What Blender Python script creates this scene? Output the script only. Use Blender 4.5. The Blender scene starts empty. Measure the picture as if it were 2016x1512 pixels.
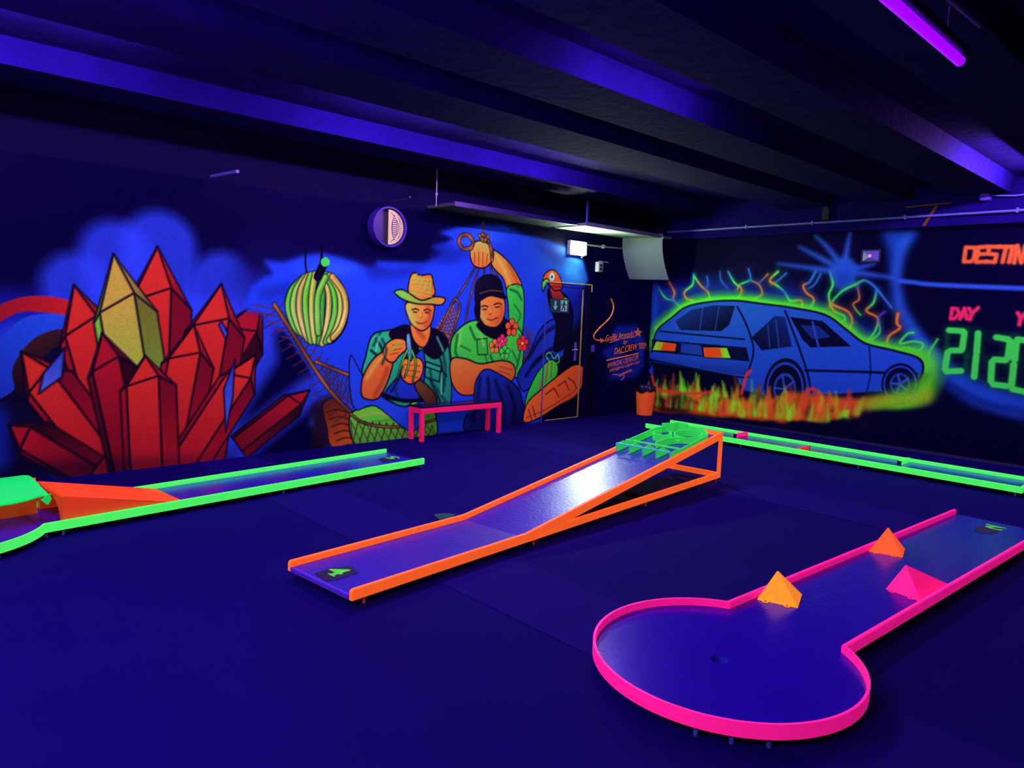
import bpy, bmesh, math, random
import numpy as np
from mathutils import Vector, Matrix
S = bpy.context.scene
COL = S.collection
random.seed(5)
PI = math.pi

# ------------------------------------------------------------------ camera
cd = bpy.data.cameras.new('camera'); cam = bpy.data.objects.new('camera', cd); COL.objects.link(cam)
RGT, UP, FWD = [[0.726243, -0.68649, 0.036101], [0.044801, 0.099668, 0.994012], [0.685977, 0.720276, -0.103139]]
M = Matrix.Identity(4)
for i in range(3):
    M[i][0] = RGT[i]; M[i][1] = UP[i]; M[i][2] = -FWD[i]
M.translation = (0, 0, 1.65)
cam.matrix_world = M
cd.sensor_width = 36; cd.lens = 25.414; cd.clip_start = .05; cd.clip_end = 60
S.camera = cam

# ------------------------------------------------------------------ world, exposure
w = bpy.data.worlds.new('dark'); S.world = w; w.use_nodes = True
w.node_tree.nodes['Background'].inputs[0].default_value = (.05, .0, .35, 1)
w.node_tree.nodes['Background'].inputs[1].default_value = 0.0
vs = S.view_settings
vs.view_transform = 'Standard'; vs.look = 'None'; vs.gamma = 1; vs.exposure = 0.35
try: vs.use_curve_mapping = False
except Exception: pass
UV = (.40, .15, 1.0)          # ultraviolet lamps, as the paint answers them
TUBE_POWER = 500.0             # emission of a lamp tube
GAIN = (1.45, .56, 3.6)       # what a fully white paint sends back under the lamps

# ------------------------------------------------------------------ materials
def lin(c):
    c = np.asarray(c, dtype=float) / 255.0
    return np.where(c <= .04045, c / 12.92, ((c + .055) / 1.055) ** 2.4)
def alb(c): return np.clip(lin(c) / np.array(GAIN), .0004, .96)
def mat(name, c, rough=.6, spec=.3, glow=0.0, noise=0.0, nscale=8, bump=0.0, bscale=60, coat=0.0, raw=False, metal=0.0):
    m = bpy.data.materials.new(name); m.use_nodes = True
    nt = m.node_tree; b = nt.nodes['Principled BSDF']
    a = list(c if raw else (np.clip(alb(c) * 1.35, 0, .96) if glow else alb(c))) + [1]
    b.inputs['Base Color'].default_value = a
    b.inputs['Roughness'].default_value = rough
    b.inputs['Specular IOR Level'].default_value = spec
    b.inputs['Metallic'].default_value = metal
    b.inputs['Coat Weight'].default_value = coat
    tc = nt.nodes.new('ShaderNodeTexCoord')
    if noise:
        n = nt.nodes.new('ShaderNodeTexNoise'); n.inputs['Scale'].default_value = nscale; n.inputs['Detail'].default_value = 6
        nt.links.new(tc.outputs['Object'], n.inputs['Vector'])
        mx = nt.nodes.new('ShaderNodeMix'); mx.data_type = 'RGBA'
        r = nt.nodes.new('ShaderNodeValToRGB'); r.color_ramp.elements[0].position = .35; r.color_ramp.elements[1].position = .7
        nt.links.new(n.outputs['Fac'], r.inputs['Fac']); nt.links.new(r.outputs['Color'], mx.inputs['Factor'])
        mx.inputs['A'].default_value = [v * (1 - noise) for v in a[:3]] + [1]; mx.inputs['B'].default_value = a
        nt.links.new(mx.outputs['Result'], b.inputs['Base Color'])
    if glow:
        b.inputs['Emission Color'].default_value = list(lin(c)) + [1]
        b.inputs['Emission Strength'].default_value = glow
    if bump:
        n = nt.nodes.new('ShaderNodeTexNoise'); n.inputs['Scale'].default_value = bscale; n.inputs['Detail'].default_value = 4
        nt.links.new(tc.outputs['Object'], n.inputs['Vector'])
        bp = nt.nodes.new('ShaderNodeBump'); bp.inputs['Strength'].default_value = bump; bp.inputs['Distance'].default_value = .02
        nt.links.new(n.outputs['Fac'], bp.inputs['Height']); nt.links.new(bp.outputs['Normal'], b.inputs['Normal'])
    return m
def emis(name, c, s):
    m = bpy.data.materials.new(name); m.use_nodes = True; nt = m.node_tree; b = nt.nodes['Principled BSDF']
    b.inputs['Base Color'].default_value = (.1, .1, .1, 1)
    b.inputs['Emission Color'].default_value = list(c) + [1]; b.inputs['Emission Strength'].default_value = s
    return m
NG = .56   # even emission added to fluorescent paint, brightening faces the lamps miss
M_ = dict(
    green=mat('neon_green_paint', (72, 255, 95), .55, .2, NG, .25, 14),
    green2=mat('neon_green_plastic', (10, 225, 90), .5, .25, NG * .6),
    maze=mat('neon_green_maze_board', (56, 245, 95), .55, .15, .24, .2, 30),
    orange=mat('neon_orange_paint', (255, 96, 34), .55, .2, NG, .18, 12),
    orange2=mat('neon_red_orange_sheet', (255, 66, 30), .5, .2, NG * .22),
    amber=mat('neon_amber_plastic', (255, 140, 22), .55, .2, NG, .25, 20),
    tangerine=mat('neon_tangerine_plastic', (255, 85, 30), .55, .2, NG),
    pink=mat('neon_pink_paint', (255, 25, 150), .55, .2, NG * .8, .22, 9),
    pink2=mat('neon_pink_plastic', (255, 22, 130), .55, .2, NG * .8),
    rose=mat('rose_painted_wood', (235, 20, 105), .5, .2, NG * .3),
    red=mat('neon_red_block', (255, 40, 60), .5, .2, NG * .5),
    binorange=mat('orange_plastic_bin', (255, 85, 40), .45, .3, NG * .2),
    bed=mat('violet_blue_lane_board', (40, 0, 205), .2, .30, 0, .12, 3, .06, 45),
    bed2=mat('scuffed_lane_board', (42, 0, 200), .30, .48, 0, .15, 5, .15, 38),
    carpet=mat('dark_carpet', (12, 0, 114), .9, .04, 0, .12, 1.2, .25, 180),
    carpet2=mat('pale_carpet_strip', (18, 0, 126), .9, .05, 0, .1, 1.5, .25, 180),
    wall=mat('black_blue_wall_paint', (4, 0, 62), .8, .08, 0, .2, 2, .05, 30),
    ceil=mat('dark_concrete_ceiling', (22, 3, 128), .9, .06, 0, .3, 3, .5, 9),
    dark=mat('black_plastic', (12, 8, 40), .5, .3),
    darkmetal=mat('dark_metal', (20, 8, 90), .45, .4),
    bag=mat('black_bin_bag', (8, 5, 40), .3, .5, 0, 0, 8, .5, 25),
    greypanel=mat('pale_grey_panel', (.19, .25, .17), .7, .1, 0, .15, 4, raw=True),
    shadedpanel=mat('shaded_grey_panel', (.06, .09, .05), .8, .05, 0, .15, 4, raw=True),  # darker copy of the grey panel, shade put into its colour
    sheet=mat('pale_grey_sheet', (.125, .19, .125), .7, .1, raw=True),
    white=mat('white_plastic', (.30, .36, .24), .5, .2, raw=True),
    violet=mat('violet_plastic', (90, 40, 255), .5, .3),
    rim=mat('deep_violet_rim', (62, 30, 190), .5, .2),
    pipe=mat('painted_conduit', (95, 75, 235), .4, .4),
    wood=mat('dark_bench_slats', (16, 8, 80), .25, .6),
    signdark=mat('dark_green_sign', (24, 46, 80), .5, .3),
    signwhite=mat('pale_sign_ink', (150, 175, 215), .5, .3),
    stickerdark=mat('dark_sticker', (30, 22, 70), .6, .2, 0, .4, 25),
    stickergreen=mat('green_sticker_ink', (75, 255, 40), .6, .2, .15),
    legpink=mat('pale_pink_bolt', (255, 90, 140), .4, .4),
    legblue=mat('violet_steel_bolt', (80, 70, 220), .35, .5),
    holeblue=mat('blue_cup_liner', (40, 40, 235), .4, .3),
    cream=mat('cream_translucent', (230, 185, 160), .5, .2),
    teal=mat('teal_scrap', (35, 80, 105), .8, .1, 0, .4, 20),
    rust=mat('dull_orange_tape', (120, 45, 30), .7, .2),
    lettering=mat('orange_paint', (225, 95, 70), .7, .1, .05),
    brass=mat('tan_metal_edge', (190, 130, 120), .4, .4),
    blueedge=mat('blue_metal_edge', (60, 70, 200), .4, .4),
    fringe=mat('green_blue_edge_tape', (60, 190, 215), .5, .2, .1),
)

# ------------------------------------------------------------------ mesh helpers
class MB:
    def __init__(s): s.v = []; s.f = []
    def add(s, v, f):
        n = len(s.v); s.v += [tuple(q) for q in v]; s.f += [tuple(i + n for i in q) for q in f]; return s
    def box(s, x0, x1, y0, y1, z0, z1):
        v = [(x, y, z) for z in (z0, z1) for y in (y0, y1) for x in (x0, x1)]
        return s.add(v, [(0, 2, 3, 1), (4, 5, 7, 6), (0, 1, 5, 4), (2, 6, 7, 3), (0, 4, 6, 2), (1, 3, 7, 5)])
    def prism(s, poly, lo, hi, ax='z'):
        # poly in the two other axes; extruded along ax
        n = len(poly)
        def P(q, h): return (q[0], q[1], h) if ax == 'z' else ((q[0], h, q[1]) if ax == 'y' else (h, q[0], q[1]))
        v = [P(q, lo) for q in poly] + [P(q, hi) for q in poly]
        f = [tuple(range(n - 1, -1, -1)), tuple(range(n, 2 * n))] + [(i, (i + 1) % n, (i + 1) % n + n, i + n) for i in range(n)]
        return s.add(v, f)
    def ribbon(s, path, t, z0, z1, closed=False):
        # vertical band of thickness t along a 2-D path (miter offset)
        n = len(path); L = []; Rr = []
        for i in range(n):
            a = path[(i - 1) % n] if (closed or i > 0) else path[i]
            b = path[(i + 1) % n] if (closed or i < n - 1) else path[i]
            p = path[i]
            d1 = Vector((p[0] - a[0], p[1] - a[1])); d2 = Vector((b[0] - p[0], b[1] - p[1]))
            if d1.length < 1e-9: d1 = d2
            if d2.length < 1e-9: d2 = d1
            d1.normalize(); d2.normalize(); d = (d1 + d2)
            d = d1 if d.length < 1e-6 else d.normalized()
            nn = Vector((-d.y, d.x)); c = max(.4, nn.dot(Vector((-d1.y, d1.x))))
            o = nn * (t / 2 / c)
            L.append((p[0] + o.x, p[1] + o.y)); Rr.append((p[0] - o.x, p[1] - o.y))
        v = []
        for i in range(n): v += [(*L[i], z0), (*L[i], z1), (*Rr[i], z1), (*Rr[i], z0)]
        f = []
        for i in range(n if closed else n - 1):
            a = 4 * i; b = 4 * ((i + 1) % n)
            for k in range(4): f.append((a + k, a + (k + 1) % 4, b + (k + 1) % 4, b + k))
        if not closed: f += [(3, 2, 1, 0), (4 * n - 4, 4 * n - 3, 4 * n - 2, 4 * n - 1)]
        return s.add(v, f)
    def tube(s, pts, r, n=10, caps=True):
        pts = [Vector(q) for q in pts]; rings = []
        for i, q in enumerate(pts):
            d = (pts[min(i + 1, len(pts) - 1)] - pts[max(i - 1, 0)]).normalized()
            u = d.orthogonal().normalized() if i == 0 else (rings_u - d * rings_u.dot(d)).normalized()
            rings_u = u; w_ = d.cross(u)
            rr = r[i] if isinstance(r, (list, tuple)) else r
            rings.append([q + (u * math.cos(2 * PI * k / n) + w_ * math.sin(2 * PI * k / n)) * rr for k in range(n)])
        v = [tuple(q) for g in rings for q in g]; f = []
        for i in range(len(pts) - 1):
            for k in range(n): f.append((i * n + k, i * n + (k + 1) % n, (i + 1) * n + (k + 1) % n, (i + 1) * n + k))
        if caps: f += [tuple(range(n - 1, -1, -1)), tuple(range((len(pts) - 1) * n, len(pts) * n))]
        return s.add(v, f)
    def lathe(s, prof, c=(0, 0), n=32, closed=False):
        v = []; f = []
        for r, z in prof:
            for k in range(n): v.append((c[0] + r * math.cos(2 * PI * k / n), c[1] + r * math.sin(2 * PI * k / n), z))
        m = len(prof)
        for i in range(m - 1):
            for k in range(n): f.append((i * n + k, i * n + (k + 1) % n, (i + 1) * n + (k + 1) % n, (i + 1) * n + k))
        if closed:
            for k in range(n): f.append(((m - 1) * n + k, (m - 1) * n + (k + 1) % n, (k + 1) % n, k))
        return s.add(v, f)
    def sheet(s, grid, t, nrm):
        # solid sheet from a grid of points, thickened along nrm
        R_ = len(grid); C_ = len(grid[0]); n = Vector(nrm)
        v = [tuple(q) for row in grid for q in row] + [tuple(Vector(q) + n * t) for row in grid for q in row]
        o = R_ * C_; f = []
        for i in range(R_ - 1):
            for j in range(C_ - 1):
                a = i * C_ + j; f.append((a, a + 1, a + C_ + 1, a + C_)); f.append((a + o, a + C_ + o, a + C_ + 1 + o, a + 1 + o))
        bd = [j for j in range(C_)] + [i * C_ + C_ - 1 for i in range(1, R_)] + [(R_ - 1) * C_ + j for j in range(C_ - 2, -1, -1)] + [i * C_ for i in range(R_ - 2, 0, -1)]
        for k in range(len(bd)):
            a, b = bd[k], bd[(k + 1) % len(bd)]; f.append((a, a + o, b + o, b))
        return s.add(v, f)
    def xf(s, m):
        s.v = [tuple(m @ Vector(q)) for q in s.v]; return s
    def build(s, name, m, parent=None, bevel=0, smooth=False, loc=None):
        me = bpy.data.meshes.new(name); me.from_pydata(s.v, [], s.f)
        bm = bmesh.new(); bm.from_mesh(me); bmesh.ops.recalc_face_normals(bm, faces=bm.faces)
        if bevel:
            es = [e for e in bm.edges if len(e.link_faces) == 2 and e.calc_face_angle(0) > .5]
            bmesh.ops.bevel(bm, geom=es, offset=bevel, segments=2, affect='EDGES', clamp_overlap=True)
        bm.to_mesh(me); bm.free()
        if smooth:
            me.shade_smooth()
            try: me.set_sharp_from_angle(angle=.7)
            except Exception: pass
        me.materials.append(m if not isinstance(m, str) else M_[m])
        o = bpy.data.objects.new(name, me); COL.objects.link(o)
        if parent is not None: o.parent = parent
        if loc: o.location = loc
        return o
def tag(o, label, cat, group=None):
    o['label'] = label; o['category'] = cat
    if group: o['group'] = group
    return o
def thing(name, label, cat, loc=(0, 0, 0), rz=0.0, group=None):
    o = bpy.data.objects.new(name, None); COL.objects.link(o); o.location = loc; o.rotation_euler = (0, 0, rz)
    o.empty_display_size = .1
    return tag(o, label, cat, group)
def struct(o): o['kind'] = 'structure'; return o
def copy_tree(o, loc=None, rz=None, label=None):
    c = o.copy(); COL.objects.link(c)
    for ch in list(o.children):
        k = ch.copy(); COL.objects.link(k); k.parent = c
        for g in list(ch.children):
            d = g.copy(); COL.objects.link(d); d.parent = k
    if loc: c.location = loc
    if rz is not None: c.rotation_euler = (0, 0, rz)
    if label: c['label'] = label
    return c
def spline(pts, closed=False, n=8):
    P = [np.array(q, float) for q in pts]; out = []; N = len(P)
    for i in range(N if closed else N - 1):
        p0 = P[(i - 1) % N] if closed or i > 0 else P[i]; p1 = P[i]; p2 = P[(i + 1) % N]; p3 = P[(i + 2) % N] if closed or i < N - 2 else P[i + 1]
        for k in range(n):
            t = k / n
            out.append(tuple(.5 * ((2 * p1) + (-p0 + p2) * t + (2 * p0 - 5 * p1 + 4 * p2 - p3) * t * t + (-p0 + 3 * p1 - 3 * p2 + p3) * t ** 3)))
    if not closed: out.append(tuple(P[-1]))
    return out

# ------------------------------------------------------------------ room shell
YW, XW, X0, Y0, ZC, ZB = 7.35, 10.18, -3.0, -4.0, 3.38, 3.20
struct(MB().box(X0, XW, Y0, YW, -.1, 0).build('floor', 'carpet'))
struct(MB().box(X0, XW + .15, YW, YW + .15, -.1, ZC).build('wall_left', 'wall'))
struct(MB().box(XW, XW + .15, Y0, YW, -.1, ZC).build('wall_right', 'wall'))
struct(MB().box(X0 - .15, X0, Y0, YW + .15, -.1, ZC).build('wall_front', 'wall'))
struct(MB().box(X0 - .15, XW + .15, Y0 - .15, Y0, -.1, ZC).build('wall_back', 'wall'))
RIBS = [(-3.2, -2.65), (-2.1, -1.55), (-1.0, -.45), (.1, .65), (1.2, 1.73), (2.29, 2.82), (3.37, 3.94), (4.38, 5.02), (6.2, 6.75)]
cb = MB().box(X0, XW, Y0, YW, ZC, ZC + .15)
for a, b in RIBS: cb.prism([(a, ZB), (b, ZB), (b + .05, ZC + .01), (a - .05, ZC + .01)], X0, XW, 'x')
struct(cb.build('ceiling', 'ceil'))
# pale strips woven into the carpet, running along the right-hand wall
for i, (x, w_) in enumerate(((2.92, .62), (6.42, .62))):
    struct(MB().box(x - w_ / 2, x + w_ / 2, Y0, YW, 0, .003).build('trim_%d' % (i + 1), 'carpet2'))
# lintel over the right wall's mural
struct(MB().box(XW - .10, XW, Y0, 6.95, 2.86, ZC).build('trim_3', 'ceil'))
# low skirting strip along the right wall
struct(MB().box(XW - .02, XW, 1.0, 6.6, .0, .035).build('baseboard_right', 'darkmetal'))

# ------------------------------------------------------------------ lamps
M_tubev = emis('violet_tube', (.22, .0, 1.0), 1.35)
def tube_lamp(label, a, b, m=None, r=.02, power=1.0, shade=True):
    A, B = Vector(a), Vector(b); mid = (A + B) / 2; d = B - A; L = d.length
    t = thing('ultraviolet_tube_lamp', label, 'lamp', mid, math.atan2(d.y, d.x), 'ultraviolet tube lamps')
    MB().box(-L / 2 - .03, L / 2 + .03, -.03, .03, .03, .075).build('batten', 'darkmetal', t, .004)
    if m is None and shade: MB().add([(x, y, z) for x in (-L / 2, L / 2) for y, z in ((-.045, .012), (-.03, .032), (.03, .032), (.045, .012), (.045, .009), (.03, .029), (-.03, .029), (-.045, .009))], [tuple(range(8)), tuple(range(15, 7, -1))] + [(k, (k + 1) % 8, (k + 1) % 8 + 8, k + 8) for k in range(8)]).build('added_shade', 'darkmetal', t)  # shade added over the tube to keep its light off the ceiling
    for s in (-1, 1): MB().box(s * L / 2 - .015, s * L / 2 + .015, -.018, .018, -.018, .04).build('lamp_holder', 'dark', t)
    mm = m or emis('ultraviolet_tube', UV, TUBE_POWER * power)
    MB().tube([(-L / 2, 0, 0), (L / 2, 0, 0)], r, 10).build('tube', mm, t)
    for s in (-.35, .35): MB().box(s * L - .005, s * L + .005, -.005, .005, .07, ZC - mid.z - (0 if m is None else .0)).build('bracket', 'darkmetal', t)
    return t
# bays between the ribs: lamps tucked behind the ribs
for x, n in ((.9, 'over the far left of the painted wall'), (3.9, 'above the banana mural'), (5.9, 'above the bench')):
    tube_lamp('tube lamp between the concrete ribs ' + n, (x - .7, 5.25, 3.30), (x + .7, 5.25, 3.30), power=1.25)
tube_lamp('tube lamp between ribs above the orange ramp lane', (3.6, 2.93, 3.30), (5.0, 2.93, 3.30), power=.35)
tube_lamp('tube lamp between ribs above the far lane', (7.9, 1.80, 3.30), (9.6, 1.80, 3.30), power=1.3)
for y, n in ((1.2, 'beside the camera'), (3.6, 'left of the camera view')):
    tube_lamp('added low hung fill lamp, unseen, ' + n, (-.7, y - .75, 2.5), (-.7, y + .75, 2.5), power=1.35, shade=False)  # added out of view to light rail fronts and rib undersides
tube_lamp('bright violet tube hung under the ceiling over the pink lane', (2.75, 1.262, 3.0), (4.30, 1.262, 3.0), M_tubev, .026)
bt = MB(); bt.tube([(3.0, 1.12, 3.05), (3.95, 1.08, 3.05)], .03, 10)
tag(bt.build('ceiling_pipe', 'darkmetal', None, 0, True), 'dim blue pipe beside the bright violet tube on the ceiling', 'pipe')

# ------------------------------------------------------------------ painting on the walls
class Canvas:
    def __init__(s, u0, u1, v0, v1, res, col):
        s.u0, s.v0, s.res = u0, v0, res
        s.nu = int(round((u1 - u0) / res)) + 1; s.nv = int(round((v1 - v0) / res)) + 1
        s.c = np.ones((s.nv, s.nu, 3), np.float32) * np.array(col, np.float32) / 255
        s.tag = np.zeros((s.nv, s.nu), np.int16); s.names = ['']
        s.rng = np.random.default_rng(3)
    def tid(s, n):
        if n not in s.names: s.names.append(n)
        return s.names.index(n)
    def _bb(s, P, pad):
        P = np.asarray(P); a = ((P.min(0) - pad - (s.u0, s.v0)) / s.res).astype(int); b = ((P.max(0) + pad - (s.u0, s.v0)) / s.res).astype(int) + 2
        i0, j0 = max(0, a[1]), max(0, a[0]); i1, j1 = min(s.nv, b[1]), min(s.nu, b[0])
        return i0, max(i0, i1), j0, max(j0, j1)
    @staticmethod
    def _blur(m, sg):
        r = int(3 * sg) + 1; k = np.exp(-.5 * (np.arange(-r, r + 1) / sg) ** 2); k /= k.sum()
        f = lambda q: np.convolve(q, k)[r:-r]
        return np.apply_along_axis(f, 1, np.apply_along_axis(f, 0, m))
    def mask(s, P, soft=0):
        P = np.asarray(P, float); i0, i1, j0, j1 = s._bb(P, 3.2 * soft + 2 * s.res)
        H, W = i1 - i0, j1 - j0
        if H <= 0 or W <= 0: return None
        acc = np.zeros((H, W), np.float32)
        subs = ((-.25, -.25), (.25, .25), (-.25, .25), (.25, -.25)) if not soft else ((0, 0),)
        for a, b in subs:
            U = s.u0 + (np.arange(j0, j1) + a) * s.res; V = s.v0 + (np.arange(i0, i1) + b) * s.res
            ins = np.zeros((H, W), bool)
            for k in range(len(P)):
                x1, y1 = P[k]; x2, y2 = P[k - 1]
                if y1 == y2: continue
                c = (V > min(y1, y2)) & (V <= max(y1, y2))
                if not c.any(): continue
                xi = x1 + (V[c] - y1) / (y2 - y1) * (x2 - x1)
                ins[c] ^= U[None, :] < xi[:, None]
            acc += ins
        acc /= len(subs)
        if soft: acc = s._blur(acc, soft / s.res)
        return acc, (i0, i1, j0, j1)
    def _put(s, m, bb, col, a, tag):
        i0, i1, j0, j1 = bb; m = (m * a)[..., None]
        s.c[i0:i1, j0:j1] = s.c[i0:i1, j0:j1] * (1 - m) + col * m
        if tag is not None:
            t = s.tag[i0:i1, j0:j1]; t[m[..., 0] > .5] = s.tid(tag)
    def fill(s, P, c, a=1.0, soft=0, c2=None, ang=90, tag=None, smooth=False, rough=0):
        if smooth: P = spline(P, True, 6)
        if rough: P = [(x + s.rng.normal(0, rough), y + s.rng.normal(0, rough)) for x, y in P]
        r = s.mask(P, soft)
        if r is None: return
        m, bb = r; col = np.array(c, np.float32) / 255
        if c2 is not None:
            i0, i1, j0, j1 = bb; d = (math.cos(math.radians(ang)), math.sin(math.radians(ang)))
            U, V = np.meshgrid(np.arange(j0, j1) * s.res + s.u0, np.arange(i0, i1) * s.res + s.v0)
            t = U * d[0] + V * d[1]; Q = np.asarray(P); q = Q[:, 0] * d[0] + Q[:, 1] * d[1]
            t = np.clip((t - q.min()) / (q.max() - q.min() + 1e-9), 0, 1)[..., None]
            col = col * (1 - t) + np.array(c2, np.float32) / 255 * t
        s._put(m, bb, col, a, tag)
    def line(s, P, w, c, a=1.0, soft=.006, c2=None, taper=0, tag=None, smooth=True):
        P = spline(P, False, 6) if smooth and len(P) > 2 else P
        P = np.asarray(P, float); i0, i1, j0, j1 = s._bb(P, w + soft * 2); 
        if i1 <= i0 or j1 <= j0: return
        U, V = np.meshgrid(np.arange(j0, j1) * s.res + s.u0, np.arange(i0, i1) * s.res + s.v0)
        best = np.full(U.shape, 9.0); tt = np.zeros(U.shape); n = len(P) - 1
        for k in range(n):
            ax, ay = P[k]; dx, dy = P[k + 1] - P[k]; L2 = dx * dx + dy * dy + 1e-12
            t = np.clip(((U - ax) * dx + (V - ay) * dy) / L2, 0, 1); g = (k + t) / n
            ww = w * (1 - taper * g) if taper else w
            d = np.hypot(U - ax - t * dx, V - ay - t * dy) - ww / 2
            b = d < best; best = np.where(b, d, best); tt = np.where(b, g, tt)
        m = np.clip(.5 - best / (2 * soft), 0, 1).astype(np.float32)
        col = np.array(c, np.float32) / 255
        if c2 is not None:
            g = tt[..., None]; cs = [np.array(q, np.float32) / 255 for q in ([c] + (c2 if isinstance(c2, list) else [c2]))]
            f = g * (len(cs) - 1); col = sum(np.clip(1 - np.abs(f - k), 0, 1) * cs[k] for k in range(len(cs)))
        s._put(m, (i0, i1, j0, j1), col, a, tag)
    def facet(s, P, c, c2=None, ang=60, tag=None, edge=(12, 2, 30), ew=.018):
        s.fill(P, c, c2=c2, ang=ang, tag=tag)
        s.line(P + [P[0]], ew, edge, .85, .008, smooth=False)
    def oval(s, c, ru, rv, n=28): return [(c[0] + ru * math.cos(2 * PI * k / n), c[1] + rv * math.sin(2 * PI * k / n)) for k in range(n)]
    def mesh(s, place, root, m, base_name, skip=None):
        """splits the painted sheet into one mesh per tagged area"""
        n = s.nu * s.nv
        U, V = np.meshgrid(np.arange(s.nu) * s.res + s.u0, np.arange(s.nv) * s.res + s.v0)
        co = place(U.ravel(), V.ravel()).astype(np.float32)
        tex = s.rng.normal(1, .035, (s.nv, s.nu, 1)); c = np.clip(s.c * tex, 0, 1).reshape(-1, 3) * 255
        rgb = np.concatenate([alb(c), np.ones((n, 1))], 1).astype(np.float32)
        idx = np.arange(n).reshape(s.nv, s.nu)
        quad = np.stack([idx[:-1, :-1], idx[:-1, 1:], idx[1:, 1:], idx[1:, :-1]], -1).reshape(-1, 4)
        ft = s.tag[:-1, :-1].ravel(); out = {}
        for k, nm in enumerate(s.names):
            q = quad[ft == k]
            if len(q) == 0: continue
            used, inv = np.unique(q, return_inverse=True); q = inv.reshape(-1, 4)
            me = bpy.data.meshes.new(nm or base_name)
            me.vertices.add(len(used)); me.vertices.foreach_set('co', co[used].ravel())
            me.loops.add(q.size); me.loops.foreach_set('vertex_index', q.ravel().astype(np.int32))
            me.polygons.add(len(q)); me.polygons.foreach_set('loop_start', np.arange(0, q.size, 4, dtype=np.int32))
            me.update(calc_edges=True)
            at = me.color_attributes.new('paint', 'FLOAT_COLOR', 'POINT'); at.data.foreach_set('color', rgb[used].ravel())
            me.materials.append(m)
            o = bpy.data.objects.new(nm or base_name, me); COL.objects.link(o); out[nm] = o
            if nm != '' and root is None: o.parent = out['']
            elif root is not None: o.parent = root
        return out
def paint_material(name, brick=False):
    m = bpy.data.materials.new(name); m.use_nodes = True; nt = m.node_tree; b = nt.nodes['Principled BSDF']
    a = nt.nodes.new('ShaderNodeAttribute'); a.attribute_name = 'paint'
    nt.links.new(a.outputs['Color'], b.inputs['Base Color'])
    vm = nt.nodes.new('ShaderNodeVectorMath'); vm.operation = 'MULTIPLY'; vm.inputs[1].default_value = GAIN
    nt.links.new(a.outputs['Color'], vm.inputs[0]); nt.links.new(vm.outputs[0], b.inputs['Emission Color'])
    b.inputs['Emission Strength'].default_value = .14  # small constant emission added to the paint, independent of the lamps
    b.inputs['Roughness'].default_value = .6; b.inputs['Specular IOR Level'].default_value = .02
    tc = nt.nodes.new('ShaderNodeTexCoord'); bp = nt.nodes.new('ShaderNodeBump')
    if brick:
        mp = nt.nodes.new('ShaderNodeMapping'); mp.inputs['Rotation'].default_value = (PI / 2, 0, PI / 2)
        sx = nt.nodes.new('ShaderNodeSeparateXYZ'); cx = nt.nodes.new('ShaderNodeCombineXYZ')
        nt.links.new(tc.outputs['Object'], sx.inputs[0]); nt.links.new(sx.outputs['Y'], cx.inputs['X']); nt.links.new(sx.outputs['Z'], cx.inputs['Y'])
        br = nt.nodes.new('ShaderNodeTexBrick'); br.inputs['Scale'].default_value = 1; br.inputs['Brick Width'].default_value = .5; br.inputs['Row Height'].default_value = .25; br.inputs['Mortar Size'].default_value = .008
        br.inputs['Color1'].default_value = (1, 1, 1, 1); br.inputs['Color2'].default_value = (1, 1, 1, 1); br.inputs['Mortar'].default_value = (0, 0, 0, 1)
        nt.links.new(cx.outputs[0], br.inputs['Vector']); nt.links.new(br.outputs['Color'], bp.inputs['Height']); bp.inputs['Strength'].default_value = .6; bp.inputs['Distance'].default_value = .01
    else:
        n = nt.nodes.new('ShaderNodeTexNoise'); n.inputs['Scale'].default_value = 40; nt.links.new(tc.outputs['Object'], n.inputs['Vector'])
        nt.links.new(n.outputs['Fac'], bp.inputs['Height']); bp.inputs['Strength'].default_value = .05; bp.inputs['Distance'].default_value = .01
    nt.links.new(bp.outputs['Normal'], b.inputs['Normal'])
    return m
PAINT = paint_material('sprayed_wall_paint'); PAINTB = paint_material('sprayed_block_wall_paint', True)
NAVY = (3, 0, 56); GLOW = (46, 62, 255); SKY = (30, 56, 238); BLACK = (8, 3, 34)

# ---- mural of red and gold crystals
A = B = Canvas(-1.6, 10.16, 0.0, 2.80, .008, NAVY)
T = 'painted_crystal'
A.fill([(0.42,1.609),(1.069,1.636),(1.283,1.624),(1.786,1.598),(2.537,1.649),(3.089,1.618),(3.472,1.577),(3.473,1.28),(2.247,0.792),(1.417,1.01),(0.401,1.118)], (24, 30, 200), .8, .08)
r1, r2, r3, dk = (208, 40, 42), (168, 18, 44), (108, 10, 38), (40, 5, 28)
gd, lm, ol = (196, 150, 70), (118, 190, 62), (112, 92, 44)
def crystal(base, tip, w, c=(r1, r2, r3), cut=.22, skew=.18, tg=T):
    # six-sided crystal: three long faces and a faceted point
    b, t = np.array(base, float), np.array(tip, float); d = t - b; L = np.hypot(*d); d /= L; n = np.array((-d[1], d[0]))
    s_ = b + d * L * (1 - cut); P = lambda o, q: tuple(o + n * q)
    k1, k2 = -w * skew, w * (.5 - skew * .6)
    e = [P(b, -w / 2), P(b, k1), P(b, k2), P(b, w / 2)]; f = [P(s_ - d * L * .04, -w / 2), P(s_ + d * L * .05, k1), P(s_ - d * L * .02, k2), P(s_ - d * L * .06, w / 2)]
    tp = P(t, w * .04); a = math.degrees(math.atan2(d[1], d[0]))
    A.facet([e[0], e[1], f[1], f[0]], c[1], c[2], a, tg); A.facet([e[1], e[2], f[2], f[1]], c[0], c[1], a + 180, tg); A.facet([e[2], e[3], f[3], f[2]], c[2], c[1], a, tg)
    A.facet([f[0], f[1], tp], c[2], c[0], a, tg); A.facet([f[1], f[2], tp], c[0], c[0], a, tg); A.facet([f[2], f[3], tp], c[1], c[2], a, tg)
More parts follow.
